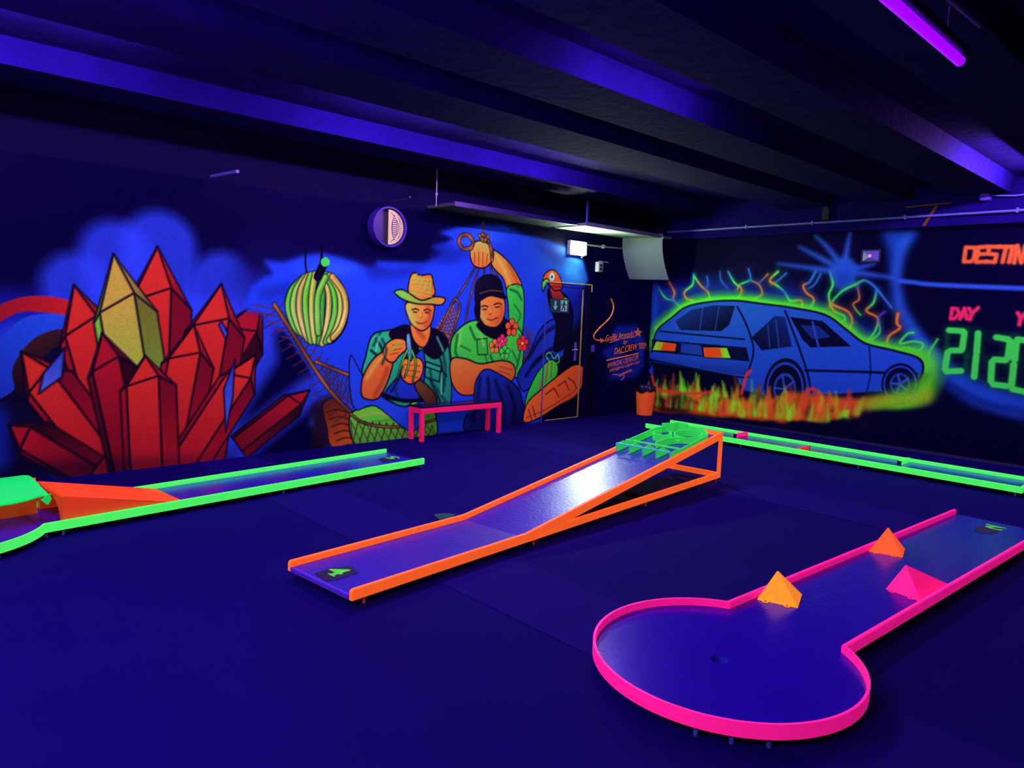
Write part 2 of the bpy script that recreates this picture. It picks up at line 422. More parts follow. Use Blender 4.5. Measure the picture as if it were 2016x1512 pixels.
red = (r1, r2, r3); drk = (r2, r3, dk); gold = (gd, lm, ol)
CR = [(a, b, w, c) for (a, b), w, c in zip(
    ([(2.376,-0.042),(3.36,1.664)], [(2.011,0.005),(1.628,1.727)], [(2.235,-0.099),(2.334,2.115)], [(2.617,-0.099),(2.933,1.791)], [(1.923,-0.008),(1.215,1.147)], [(3.085,0.111),(3.891,0.658)], [(2.235,-0.099),(1.952,2.019)], [(2.375,-0.118),(2.655,1.379)], [(1.712,0.02),(1.106,0.519)], [(2.519,-0.061),(3.277,1.066)], [(2.076,-0.053),(1.842,1.301)], [(2.235,-0.074),(2.206,1.085)]),
    (.55, .50, .62, .60, .42, .30, .55, .50, .34, .42, .42, .50), (drk, red, red, red, red, drk, gold, red, drk, red, drk, red))]
for a, b, w, c in CR:
    A.line([a, b], w + .05, GLOW, .75, .07, smooth=False)
A.fill([(1.054,1.149),(1.782,1.369),(1.967,-0.014),(1.241,0.081),(0.818,0.266)], BLACK, .9, .03)
A.fill([(0.385,0.72),(1.075,0.674),(1.101,0.1),(0.36,0.074)], (22, 36, 200), .8, .05)
T2 = 'painted_band'
A.fill([(0.651,1.154),(0.855,1.359),(1.066,1.531),(1.283,1.611),(1.547,1.59),(1.804,1.452),(1.802,1.347),(1.543,1.447),(1.316,1.478),(1.17,1.457),(0.99,1.319),(0.777,1.028)], (205, 32, 40), tag=T2, smooth=True, c2=(120, 10, 40), ang=180)
A.fill([(0.844,1.026),(1.057,1.255),(1.204,1.406),(1.353,1.461),(1.583,1.448),(1.761,1.369),(1.739,1.277),(1.502,1.331),(1.328,1.242),(1.175,1.017),(1.133,0.801),(0.902,0.728)], (22, 44, 190), tag=T2, smooth=True, c2=(35, 70, 235), ang=60)
A.fill([(1.145,0.844),(1.143,1.018),(1.291,1.242),(1.502,1.331),(1.731,1.277),(1.73,1.222),(1.558,1.223),(1.374,1.1),(1.262,0.861),(1.168,0.777)], (58, 24, 34), tag=T2, smooth=True, c2=(20, 6, 30), ang=-60)
A.fill([(1.251,0.44),(1.52,0.47),(1.825,0.435),(1.869,0.297),(1.696,0.22),(1.456,0.256),(1.305,0.363)], (30, 56, 225), tag=T2, smooth=True, c2=(18, 30, 150), ang=90)
for a, b, w, c in CR: crystal(a, b, w, c)
for q, c in (([(1.358,0.945),(1.529,1.169),(1.499,0.909),(1.32,0.769)], (84, 96, 235)), ([(2.928,0.729),(3.045,1.028),(3.022,0.639),(2.947,0.285)], (72, 84, 240)), ([(2.88,1.382),(2.951,1.238),(2.972,1.305),(2.911,1.423)], (72, 84, 240))): A.facet(q, c, (40, 50, 200), 80, T)
A.fill([(0.815,0.159),(1.395,0.153),(1.991,0.105),(2.821,0.033),(3.031,0.116),(3.083,-0.324),(0.806,-0.121)], BLACK, .55, .05)

# ---- mural of two holidaymakers in a hammock
B.fill([(3.091,2.26),(4.45,2.212),(4.455,1.866),(3.587,1.607),(3.089,1.592)], (12, 6, 84), .7, .12)
sky = [(3.089,1.592),(3.207,1.794),(3.36,1.891),(3.5,1.926),(3.36,2.002),(3.562,2.063),(3.819,2.163),(4.063,2.199),(4.385,2.139),(4.6,2.084),(4.739,2.07),(4.695,2.161),(4.936,2.148),(5.383,2.186),(5.712,2.31),(5.533,2.384),(5.869,2.502),(5.623,2.555),(5.973,2.64),(6.339,2.769),(6.722,2.762),(7.109,2.712),(7.571,2.656),(7.976,2.56),(8.372,2.426),(8.532,2.16),(8.233,1.747),(8.381,1.287),(7.953,0.83),(7.675,-0.025),(6.954,-0.066),(5.212,-0.038),(4.485,-0.05),(4.086,-0.019),(3.925,0.311),(4.017,0.594),(3.828,0.966),(3.588,1.335),(3.277,1.518)]
B.fill(sky, SKY, 1, .022, rough=.02)
for q in ([(3.277,1.729),(3.586,1.823),(4.066,1.914),(3.822,1.78),(3.36,1.653)], [(4.45,2.184),(4.938,2.07),(5.618,2.227),(5.16,1.993),(4.658,1.935)], [(5.609,2.491),(6.198,2.348),(5.781,2.188),(5.46,2.216)], [(7.213,2.638),(7.959,2.485),(8.434,2.216),(7.751,2.322)]):
    B.fill(q, (14, 14, 120), .55, .05)
for q in ([(3.643,1.988),(4.19,2.113),(4.588,2.019),(4.066,1.931)], [(5.772,2.442),(6.361,2.679),(6.824,2.602),(6.283,2.421)], [(7.968,2.337),(8.312,2.285),(8.444,2.063),(8.003,2.153)]):
    B.fill(q, (58, 100, 250), .5, .05)
B.fill([(7.75,1.436),(8.563,2.068),(8.706,1.762),(8.849,-0.172),(7.569,-0.061),(7.678,0.838)], BLACK, .95, .03)
B.fill([(7.97,1.964),(8.446,2.047),(8.49,1.755),(8.259,1.364),(8.049,1.439)], (20, 26, 170), .8, .05)
tk = 'painted_tree_trunk'
B.fill([(3.905,0.485),(4.08,0.602),(4.222,0.57),(4.412,0.332),(4.498,0.009),(3.928,-0.008)], (30, 8, 24), .9, .03)
B.fill([(4.056,0.475),(4.145,0.551),(4.289,0.507),(4.426,0.294),(4.512,0.008),(4.183,-0),(4.109,0.237)], (205, 76, 38), c2=(90, 26, 22), ang=120, tag=tk, smooth=True)
for k in range(6): B.line([(4.081,0.474),(4.263,0.426),(4.41,0.452)] if False else [(a + .03 * k * 0 + k * .035, b - .085 * k) for a, b in [(4.095,0.403),(4.224,0.429),(4.357,0.384)]], .02, (60, 14, 24), .8)
# hammock netting
net = 'painted_hammock_net'; rope = (168, 92, 58); rp2 = (96, 46, 44)
def strap(q, w=.03): B.line(q, w + .02, BLACK, .9, tag=net); B.line(q, w, rope, 1, .006, c2=[rp2, rope, rp2, rope])
for k in range(15):
    t = k / 14; a = [(3.518,1.54),(4.411,0.38)]
    x = a[0][0] + (a[1][0] - a[0][0]) * t; z = a[0][1] + (a[1][1] - a[0][1]) * t
    B.line([(x - .05 - .24 * (1 - t), z + .06), (x + .02, z), (x + .12, z - .06 + .10 * t)], .014, (90, 42, 48), .95, tag=net)
    B.line([(x - .22, z - .10), (x, z + .02), (x + .08, z + .15)], .014, (70, 32, 56), .9, tag=net)
strap([(3.472,1.604),(3.676,1.308),(3.92,0.941),(4.144,0.645),(4.411,0.38),(4.727,0.122)], .035)
strap([(3.963,0.986),(4.205,0.887),(4.506,0.776),(4.788,0.673)], .03)
for k in range(9):
    a = [(4.026,0.927),(4.473,0.771)]; b = [(4.143,0.668),(4.519,0.408)]; t = k / 8
    P = lambda q, t: (q[0][0] + (q[1][0] - q[0][0]) * t, q[0][1] + (q[1][1] - q[0][1]) * t)
    B.line([P(a, t), P(b, min(1, t + .3))], .011, (60, 30, 70), .9); B.line([P(a, t), P(b, max(0, t - .3))], .011, (60, 30, 70), .9)
for q in ("952,470 930,520 905,560 890,590", "957,500 938,545 918,590 905,625", "962,505 950,555 935,610", "968,505 968,540 962,580", "944,500 918,540 896,580"): pass
for q in ([(6.332,2.305),(6.166,2.049),(5.962,1.777),(5.865,1.676)], [(6.377,2.282),(6.255,2.021),(6.154,1.685),(6.113,1.417)], [(6.423,2.265),(6.391,1.961),(6.313,1.689)], [(6.495,2.277),(6.548,2.105),(6.536,1.969)], [(6.557,2.308),(6.62,2.143),(6.662,2.043)]): strap(q, .016)
for k in range(9):
    a = [(5.881,1.689),(5.613,1.348)]; b = [(6.008,1.68),(5.855,1.231)]; t = k / 8
    B.line([P(a, t), P(b, min(1, t + .35))], .018, rope, .95, tag=net); B.line([P(b, t), P(a, min(1, t + .35))], .018, rp2, .95, tag=net)
strap([(5.929,1.756),(5.865,1.676),(5.725,1.413),(5.585,1.232)], .022); strap([(5.946,1.744),(6.009,1.654),(5.941,1.416),(5.849,1.185)], .022)
for k in range(8):
    a = [(7.177,1.429),(7.6,1.249)]; b = [(6.966,0.678),(7.405,0.993)]; t = k / 7
    B.line([P(a, t), P(b, 1 - t)], .012, (70, 36, 64), .9); B.line([P(a, t), P(b, t)], .012, (90, 46, 50), .9)
# bananas
bn = 'painted_banana_bunch'
cx = 625
B.line([(3.825,2.229),(3.826,2.055),(3.845,1.919)], .022, BLACK); B.line([(4.025,2.268),(4.014,2.123),(3.991,1.927)], .03, BLACK)
B.fill([(3.587,1.607),(3.621,1.771),(3.732,1.896),(3.881,1.965),(4.066,1.976),(4.244,1.913),(4.351,1.746),(4.379,1.602),(4.343,1.398),(4.253,1.258),(4.138,1.178),(3.918,1.19),(3.765,1.308),(3.646,1.445)], BLACK, 1, tag=bn, smooth=True)
cols = [(92, 190, 66), (150, 196, 78), (205, 160, 96), (110, 200, 66), (190, 186, 84), (58, 170, 66), (210, 176, 96), (90, 196, 60), (176, 190, 80), (222, 160, 84), (120, 196, 72)]
ks = (-1, -.8, -.62, -.42, -.24, -.06, .1, .3, .5, .72, .92)
bana = [
 [(3.797,1.899),(3.668,1.762),(3.628,1.581),(3.693,1.391),(3.765,1.308)], [(3.821,1.917),(3.715,1.764),(3.686,1.566),(3.753,1.364),(3.825,1.269)], [(3.857,1.93),(3.774,1.767),(3.757,1.557),(3.813,1.336),(3.862,1.236)], [(3.893,1.943),(3.834,1.753),(3.83,1.548),(3.874,1.309),(3.899,1.213)],
 [(3.942,1.952),(3.907,1.756),(3.903,1.533),(3.929,1.309),(3.948,1.213)], [(4.003,1.967),(4.03,1.761),(4.02,1.536),(4.009,1.337),(3.998,1.201)], [(4.041,1.958),(4.106,1.764),(4.108,1.538),(4.073,1.309),(4.036,1.19)], [(4.078,1.954),(4.169,1.784),(4.191,1.557),(4.136,1.338),(4.08,1.212)],
 [(4.116,1.945),(4.233,1.787),(4.262,1.57),(4.212,1.368),(4.124,1.224)], [(4.154,1.936),(4.292,1.772),(4.327,1.572),(4.264,1.368),(4.169,1.258)], [(4.066,1.925),(3.981,1.731),(3.971,1.506),(3.985,1.309)]]
for q, c in zip(bana, cols):
    B.line(q, .085, BLACK, .95, .008, tag=bn); B.line(q, .062, c, 1, .01, c2=[c, tuple(min(255, v + 30) for v in c), c]); B.line([(a + .016, b) for a, b in q], .012, (50, 110, 40), .6, .008)
B.line([(3.973,1.926),(4.015,2.012),(4.064,2.099)], .10, BLACK, tag=bn); B.fill([(4.014,2.112),(4.064,2.149),(4.114,2.119),(4.109,2.063),(4.052,2.042),(4.015,2.068)], (70, 200, 90), tag=bn, smooth=True)
# figure in the straw hat
fg = 'painted_figure_in_straw_hat'
ink = (10, 4, 30); sk1, sk2 = (240, 128, 58), (232, 96, 50); tl, tl2 = (46, 170, 138), (26, 112, 118)
def blob(q, c, c2=None, ang=90, tg=fg, sm=True, ew=.020):
    B.fill(q, c, c2=c2, ang=ang, tag=tg, smooth=sm); Q = spline(q, True, 6) if sm else q
    B.line(list(Q) + [Q[0]], ew, ink, .95, .007, smooth=False)
blob([(4.411,0.362),(4.742,0.454),(4.973,0.514),(5.432,0.474),(5.611,0.372),(5.672,-0.004),(5.211,-0.012),(4.624,-0.016),(4.443,0.039)], (112, 206, 60), (70, 150, 60), -90)
for k, q in enumerate(([(4.514,0.324),(4.758,0.354),(4.977,0.301),(5.202,0.348)], [(4.619,0.224),(4.979,0.251),(5.206,0.194),(5.558,0.257)], [(4.829,0.424),(5.124,0.429),(5.435,0.37)])): B.line(q, .022, (196, 168, 88) if k != 1 else (60, 140, 50), .8, .02)
for k in range(13):
    a = [(4.412,0.284),(5.603,0.122)]; b = [(4.443,0.015),(5.656,-0.016)]; t = k / 12
    B.line([P(a, t), P(b, min(1, t + .09))], .016, (104, 56, 36), .95); B.line([P(a, t), P(b, max(0, t - .09))], .016, (60, 40, 40), .95)
strap([(4.411,0.362),(4.584,0.245),(4.907,0.169),(5.284,0.149),(5.649,0.197)], .02)
blob([(4.401,1.046),(4.553,0.834),(4.714,0.828),(4.826,0.548),(5.201,0.399),(5.512,0.443),(5.302,0.07),(4.757,0.429),(4.478,0.411),(4.393,0.691)], (34, 62, 236), None, ew=.014)
blob([(4.691,1.282),(4.918,1.343),(5.176,1.37),(5.409,1.27),(5.662,1.335),(5.814,1.218),(5.886,0.821),(5.893,0.386),(5.679,0.288),(5.591,0.491),(5.475,0.64),(5.201,0.399),(4.877,0.545),(4.785,0.808),(4.561,0.816),(4.605,1.043)], tl, tl2, -60)
blob([(4.876,0.57),(5.056,0.773),(5.277,0.999),(5.43,1.092),(5.47,0.802),(5.369,0.478),(5.047,0.485)], (36, 58, 226), (28, 40, 190), -90)
for q in ([(4.741,1.234),(4.829,1.1),(4.783,0.918)], [(5.573,1.09),(5.724,0.944),(5.77,0.56)], [(5.644,0.894),(5.813,0.757)], [(5.544,0.735),(5.724,0.43)], [(4.674,1.102),(4.759,1.04)], [(5.184,1.032),(5.114,0.814),(4.971,0.602)]): B.line(q, .03, ink, .9, .014)
blob([(5.481,0.95),(5.726,0.878),(5.7,0.682),(5.471,0.757)], tl2, tl, 90, sm=False); B.line([(5.483,0.885),(5.712,0.813)], .018, ink)
blob([(4.926,1.307),(5.175,1.407),(5.255,1.258),(5.367,1.093),(5.23,1.031),(5.077,1.146)], (14, 6, 36), None); blob([(5.533,1.36),(5.662,1.335),(5.832,1.179),(5.641,0.985),(5.446,1.092),(5.505,1.232)], (14, 6, 36), None)
blob([(5.25,1.445),(5.514,1.449),(5.535,1.27),(5.445,1.13),(5.318,1.182),(5.246,1.308)], sk1, sk2, -90)
blob([(5.168,1.679),(5.555,1.679),(5.583,1.54),(5.531,1.411),(5.423,1.34),(5.313,1.371),(5.203,1.482)], (206, 170, 84), sk2, -20)
for q in ([(5.246,1.595),(5.307,1.609),(5.353,1.591)], [(5.431,1.593),(5.486,1.607),(5.542,1.59)]): B.line(q, .016, ink)
for q in ([(5.269,1.571),(5.323,1.566)], [(5.455,1.569),(5.511,1.564)]): B.line(q, .016, ink, smooth=False)
B.line([(5.392,1.58),(5.41,1.523),(5.379,1.504)], .012, (120, 40, 30)); B.line([(5.311,1.446),(5.389,1.428),(5.474,1.455)], .016, (110, 30, 34))
blob([(4.987,1.807),(5.089,1.836),(5.21,1.798),(5.396,1.724),(5.6,1.77),(5.763,1.75),(5.7,1.671),(5.523,1.672),(5.32,1.672),(5.137,1.709),(5.04,1.755)], (104, 200, 78), (224, 120, 56), 0)
blob([(5.186,1.865),(5.22,2.008),(5.279,2.049),(5.372,2.023),(5.528,2.039),(5.571,1.921),(5.591,1.795),(5.396,1.718),(5.21,1.798)], (230, 132, 60), (206, 96, 46), 0)
for k in range(5):
    B.line([P([(5.206,1.965),(5.568,1.781)], k / 5 + .02), P([(5.31,2.045),(5.579,1.921)], k / 5 + .02)], .012, (110, 205, 80), .8); B.line([P([(5.21,1.805),(5.249,2.029)], k / 5), P([(5.552,1.762),(5.512,2.031)], k / 5)], .012, (110, 205, 80), .8)
blob([(4.551,0.593),(4.568,0.791),(4.71,1.004),(4.901,1.099),(4.991,1.023),(4.937,0.777),(4.798,0.537),(4.628,0.522)], sk2, (206, 84, 44), -60)
blob([(4.857,1.148),(4.993,1.239),(5.149,1.226),(5.182,1.12),(5.079,1.034),(4.978,0.949),(4.86,1.026)], sk1, sk2, -90)
for q in ([(4.96,1.098),(5.107,1.121)], [(4.946,1.049),(5.063,1.072)], [(4.973,1.159),(5.136,1.177)]): B.line(q, .012, (120, 36, 30), .8)
blob([(5.361,0.742),(5.589,0.583),(5.675,0.42),(5.563,0.362),(5.415,0.501),(5.317,0.648)], (120, 60, 42), (60, 26, 30), -60)
blob([(5.111,0.959),(5.231,1.006),(5.386,0.99),(5.444,0.887),(5.393,0.734),(5.239,0.677),(5.116,0.77)], sk1, sk2, -90)
for q in ([(5.157,0.92),(5.388,0.901)], [(5.159,0.857),(5.39,0.824)], [(5.175,0.793),(5.361,0.748)]): B.line(q, .012, (120, 36, 30), .8)
blob([(5.171,1.27),(5.231,1.283),(5.269,1.005),(5.201,0.994)], (110, 160, 235), (70, 120, 225), -90)
for q in ([(5.19,1.095),(5.111,0.94),(5.056,0.754)], [(5.259,1.094),(5.325,0.934),(5.285,0.713)], [(5.23,1.031),(5.204,0.874),(5.161,0.769)]): B.line(q, .034, ink); B.line(q, .024, (90, 200, 60), taper=.7)
B.line([(4.974,1.098),(5.017,1.159),(5.105,1.183)], .02, (80, 200, 70))
B.line([(4.84,0.572),(5.123,0.48),(5.432,0.461)], .05, ink, .95)
for q, c, wd in (([(5.493,1.627),(5.528,1.526),(5.468,1.41)], (170, 60, 44), .05), ([(5.214,1.631),(5.233,1.52),(5.296,1.421)], (180, 190, 90), .045), ([(5.384,1.586),(5.394,1.523)], (250, 170, 90), .02), ([(4.624,0.771),(4.747,0.949),(4.873,1.05)], (214, 170, 84), .05), ([(4.74,0.565),(4.837,0.72),(4.906,0.883)], (150, 50, 36), .05), ([(5.345,1.333),(5.441,1.257)], (140, 44, 36), .04)):
    B.line(q, wd, c, .75, .03)
for q in ([(4.826,1.233),(4.887,1.099),(4.833,0.941)], [(4.796,1.312),(4.707,1.161)], [(5.717,1.153),(5.792,0.89),(5.784,0.626)], [(5.636,0.633),(5.825,0.411)], [(5.548,0.845),(5.603,0.634)], [(5.127,0.896),(5.028,0.661),(5.062,0.522)]): B.line(q, .035, (10, 40, 60), .8, .016)
for q in ([(4.776,1.27),(4.744,1.101)], [(5.649,1.257),(5.752,1.088)], [(5.745,0.792),(5.738,0.529)]): B.line(q, .025, (110, 225, 180), .7, .016)
# second figure, one arm raised
f2 = 'painted_figure_with_raised_arm'
def bl2(q, c, c2=None, ang=90, sm=True, ew=.020): blob(q, c, c2, ang, f2, sm, ew)
bl2([(6.552,2.429),(6.839,2.295),(7.042,2.099),(7.109,1.954),(6.859,1.887),(6.755,2.062),(6.543,2.226)], (214, 150, 72), sk2, -60)
bl2([(6.837,1.942),(7.088,1.989),(7.166,1.822),(7.177,1.429),(7.115,1.07),(6.923,1.356),(6.867,1.706)], (62, 190, 74), (40, 150, 74), -60)
bl2([(6.155,2.325),(6.184,2.478),(6.349,2.532),(6.514,2.467),(6.565,2.336),(6.435,2.192),(6.239,2.193)], (190, 170, 84), sk2, -90)
for q in ([(6.232,2.364),(6.238,2.232)], [(6.302,2.383),(6.309,2.211)], [(6.373,2.382),(6.38,2.209)], [(6.455,2.368),(6.442,2.233)]): B.line(q, .016, (150, 50, 34), .85)
B.line([(6.357,2.771),(6.372,2.627)], .035, rp2); 
for q in ([(6.178,2.425),(6.041,2.401),(5.962,2.472),(5.984,2.551),(6.085,2.586),(6.173,2.543),(6.201,2.48),(6.152,2.416)], [(6.363,2.613),(6.436,2.58),(6.515,2.44),(6.54,2.294)], [(6.311,2.595),(6.384,2.535),(6.454,2.595)]): B.line(q, .06, ink, tag=net); B.line(q, .042, rope, c2=[rp2, rope, rp2, rope, rp2, rope])
bl2([(5.896,1.257),(6.129,1.444),(6.366,1.475),(6.648,1.319),(6.93,1.426),(7.142,1.321),(7.199,0.996),(7.116,0.672),(6.912,0.788),(6.777,0.579),(6.358,0.585),(6.099,0.868),(5.889,0.987)], (76, 200, 76), (50, 160, 70), -90)
for q in ([(6.428,1.079),(6.529,0.87),(6.492,0.662)], [(6.653,1.215),(6.757,1.004)], [(6.028,1.151),(6.204,1.082)], [(6.984,1.71),(7.109,1.571),(7.037,1.428)], [(6.976,1.072),(7.083,0.912)]): B.line(q, .022, (20, 80, 50), .8, .012)
bl2([(6.314,1.23),(6.494,1.243),(6.522,1.022),(6.34,1.025)], (60, 170, 66), None, 90, False, .014)
bl2([(6.306,1.42),(6.484,1.49),(6.8,1.523),(6.923,1.356),(6.747,1.229),(6.492,1.284)], (14, 6, 34))
bl2([(6.276,1.715),(6.38,1.799),(6.708,1.853),(6.81,1.704),(6.781,1.509),(6.654,1.396),(6.45,1.421),(6.327,1.568)], (222, 130, 66), sk2, -30)
for q in ([(6.367,1.664),(6.439,1.68),(6.494,1.668)], [(6.603,1.698),(6.677,1.721),(6.743,1.709)]): B.line(q, .018, ink)
for q in ([(6.396,1.631),(6.468,1.633)], [(6.633,1.665),(6.707,1.674)]): B.line(q, .016, ink, smooth=False)
B.line([(6.549,1.683),(6.58,1.588),(6.526,1.566)], .013, (110, 36, 30)); B.line([(6.483,1.504),(6.575,1.491),(6.676,1.528)], .018, (110, 30, 34))
for q, c, wd in (([(6.715,1.715),(6.758,1.592),(6.67,1.465)], (176, 66, 44), .05), ([(6.349,1.677),(6.39,1.556),(6.485,1.463)], (200, 180, 90), .05), ([(6.55,1.655),(6.58,1.588)], (245, 170, 90), .02), ([(6.841,2.26),(6.984,2.096),(7.048,1.98)], (150, 60, 40), .04), ([(6.629,2.348),(6.789,2.153),(6.893,1.972)], (225, 190, 96), .04), ([(6.037,0.91),(6.347,0.847),(6.763,0.877)], (226, 170, 84), .05), ([(6.093,0.557),(6.357,0.613),(6.676,0.711)], (150, 44, 34), .06)):
    B.line(q, wd, c, .7, .03)
for q in ([(5.98,1.284),(5.953,1.085),(5.99,1.005)], [(6.192,1.385),(6.287,1.23)], [(7.104,1.285),(7.135,1.07),(7.068,0.819)], [(6.569,1.008),(6.672,0.795),(6.613,0.643)], [(6.896,1.917),(7.034,1.881),(7.118,1.785)]): B.line(q, .035, (14, 70, 50), .8, .016)
for q in ([(6.046,1.35),(6.011,1.151)], [(6.373,1.318),(6.444,1.147)], [(6.747,1.229),(6.863,1.002)]): B.line(q, .03, (150, 235, 110), .7, .018)
bl2([(6.263,1.607),(6.293,1.742),(6.346,1.758),(6.354,1.556),(6.322,1.474)], (14, 6, 34))
bl2([(6.266,1.742),(6.267,1.942),(6.351,2.053),(6.53,2.097),(6.7,2.032),(6.774,1.856),(6.806,1.788),(6.533,1.819),(6.346,1.744)], (16, 10, 46), (10, 5, 34), 0)
B.line([(6.342,1.838),(6.53,1.887),(6.745,1.882)], .012, (150, 80, 50), .8)
bl2([(5.89,0.967),(6.121,0.975),(6.39,0.901),(6.761,0.934),(6.986,0.886),(7.052,0.74),(6.921,0.601),(6.705,0.689),(6.376,0.598),(6.326,0.49),(6.06,0.505),(5.9,0.687)], (216, 116, 60), (206, 74, 42), -80)
for q in ([(6.755,0.849),(6.99,0.799)], [(6.739,0.793),(6.954,0.729)], [(6.722,0.737),(6.899,0.659)]): B.line(q, .013, (120, 36, 30), .8)
bl2([(6.279,0.327),(6.319,0.656),(6.485,0.822),(6.77,0.736),(7.102,0.549),(7.214,0.338),(7.253,-0.019),(6.247,-0.017),(6.143,0.158)], (30, 44, 190), (10, 8, 70), -60)
for q in ([(6.399,0.701),(6.348,0.392),(6.287,0.119)], [(6.536,0.695),(6.569,0.378),(6.519,0.029)], [(6.679,0.654),(6.839,0.29),(6.804,0.005)], [(6.923,0.572),(7.056,0.275),(7.03,-0)]): B.line(q, .05, ink, .75, .03)
bl2([(7.094,0.709),(7.301,0.994),(7.509,1.359),(7.799,1.526),(8.004,1.438),(8.033,0.981),(7.676,0.868),(7.447,0.607),(7.226,0.485)], (24, 36, 170), (36, 52, 220), 0)
for q in ([(7.303,0.958),(7.577,1.286),(7.893,1.437)], [(7.413,0.845),(7.719,1.062),(7.978,1.135)], [(7.266,0.703),(7.511,0.954),(7.832,0.985)]): B.line(q, .05, ink, .8, .025)
bl2([(7.271,0.217),(7.292,0.408),(7.502,0.746),(7.77,0.926),(7.931,0.816),(7.877,0.619),(7.569,0.317),(7.288,0.097)], (60, 205, 76), (40, 150, 66), -60)
for q in ([(7.625,0.824),(7.577,0.542),(7.503,0.366)], [(7.709,0.867),(7.681,0.597)], [(7.794,0.895),(7.786,0.668)]): B.line(q, .03, (190, 60, 40), .9)
B.line([(7.75,0.896),(7.658,0.988),(7.742,1.032),(7.835,0.94),(7.92,0.999),(7.949,0.891),(7.862,0.863)], .016, (80, 210, 80))
bl2([(7.245,0.13),(7.337,0.331),(7.601,0.495),(7.907,0.664),(8.272,0.829),(8.498,0.799),(8.569,0.638),(8.374,0.362),(7.991,0.229),(7.583,0.074),(7.292,0.022)], (240, 96, 46), (210, 66, 38), -30)
B.line([(7.309,0.095),(7.663,0.174),(8.097,0.331),(8.39,0.472),(8.497,0.641)], .016, (120, 30, 36), .8)
for q in ([(7.692,0.415),(7.862,0.498),(7.983,0.353)], [(7.862,0.498),(7.934,0.417)], [(7.95,0.524),(8.103,0.594),(8.204,0.45)], [(8.169,0.638),(8.312,0.57),(8.366,0.473)], [(7.425,0.251),(7.497,0.081)], [(7.344,0.212),(7.415,0.057)]): B.line(q, .022, (120, 22, 44), .95, smooth=False)
def flower(c, r, col, cc):
    for k in range(5):
        a = 2 * PI * k / 5 + .3; q = B.oval((c[0] + r * .62 * math.cos(a), c[1] + r * .62 * math.sin(a)), r * .46, r * .46, 14)
        B.fill(q, ink, 1, tag='painted_flower'); B.fill([(c[0] + r * .62 * math.cos(a) + (x - c[0] - r * .62 * math.cos(a)) * .82, c[1] + r * .62 * math.sin(a) + (y - c[1] - r * .62 * math.sin(a)) * .82) for x, y in q], col)
    B.fill(B.oval(c, r * .22, r * .22, 12), cc)
for q, r, c, cc in (([(6.951,1.391)], .125, (240, 76, 56), (120, 20, 30)), ([(7.17,1.17)], .115, (236, 40, 52), (250, 180, 80)), ([(6.638,1.132)], .10, (240, 110, 60), (150, 30, 40)), ([(6.777,1.201)], .10, (240, 40, 120), (250, 120, 60)), ([(6.832,1.045)], .10, (70, 215, 80), (30, 120, 50))): flower(q[0], r, c, cc)
# parrot on the door frame
pr = 'painted_parrot'
blob([(7.655,1.95),(7.95,1.926),(8.165,1.745),(8.219,1.441),(8.069,1.119),(7.828,1.061),(7.849,1.437),(7.702,1.694)], (12, 6, 40), (14, 10, 60), 90, pr)
blob([(7.685,1.981),(7.905,1.947),(8.025,1.801),(7.807,1.764)], (200, 50, 52), (120, 20, 40), -90, pr)
blob([(7.533,2.047),(7.568,2.165),(7.713,2.239),(7.857,2.182),(7.957,1.994),(7.796,1.942),(7.661,2.024)], (236, 66, 54), (190, 40, 46), -60, pr)
blob([(7.522,2.046),(7.614,2.102),(7.67,2.054),(7.599,2.006),(7.54,1.916)], (110, 200, 60), (60, 150, 60), -90, pr)
B.fill(B.oval([(7.719,2.137)][0], .055, .06, 18), (150, 160, 235)); B.fill(B.oval([(7.719,2.137)][0], .02, .022, 12), ink)
B.fill([(8.011,1.854),(8.092,1.819),(8.077,1.697),(8.007,1.741)], (70, 200, 70))
# credits painted right of the door: blue splash and arrow
for q in ([(9.154,1.321),(9.262,1.436),(9.8,1.441),(9.96,1.221),(9.662,1.121),(9.203,1.19)], [(8.921,1.046),(9.337,1.157),(9.38,0.957),(9.019,0.915)], [(9.153,0.838),(9.092,0.962),(9.677,0.952),(10.03,1.075),(10.088,0.754),(9.852,0.538),(9.469,0.52),(9.12,0.601),(9.245,0.671)], [(9.786,1.289),(10.039,1.29),(10.071,0.945),(9.904,0.897)]):
    B.fill(q, (26, 40, 190), .75, .03, rough=.02)
for k in range(46):
    x = 8.86 + B.rng.uniform(-.02, .02); q = [(8.903,1.448),(10.143,0.465)]; x = B.rng.uniform(q[0][0], q[1][0]); z = B.rng.uniform(q[1][1], q[0][1])
    B.line([(x, z), (x + B.rng.uniform(.05, .2), z + .01)], .012, NAVY, .7, .008, smooth=False)
# the emergency door wears part of the picture
d0, d1, dz = 7.64, 8.46, 2.02
iu0, iu1, iv1 = int((d0 - B.u0) / B.res), int((d1 - B.u0) / B.res), int(dz / B.res)
B.tag[:iv1, iu0:iu1] = B.tid('door_leaf')

def on_left(U, V): return np.stack([U, np.full_like(U, YW - .006), V], 1)
ul = A.tag == 0; ul[:, int((3.62 - A.u0) / A.res):] = False; A.tag[ul] = A.tid('wall_mural')
bo = B.mesh(on_left, None, PAINT, 'wall_mural')
tag(bo[''], 'mural of two people in a hammock with bananas on bright blue, behind the bench', 'mural')
am = bo['wall_mural']; am.parent = None; tag(am, 'mural of angular red and gold crystals with blue glow behind the green-railed lane', 'mural')
for k in (T, T2): bo[k].parent = am

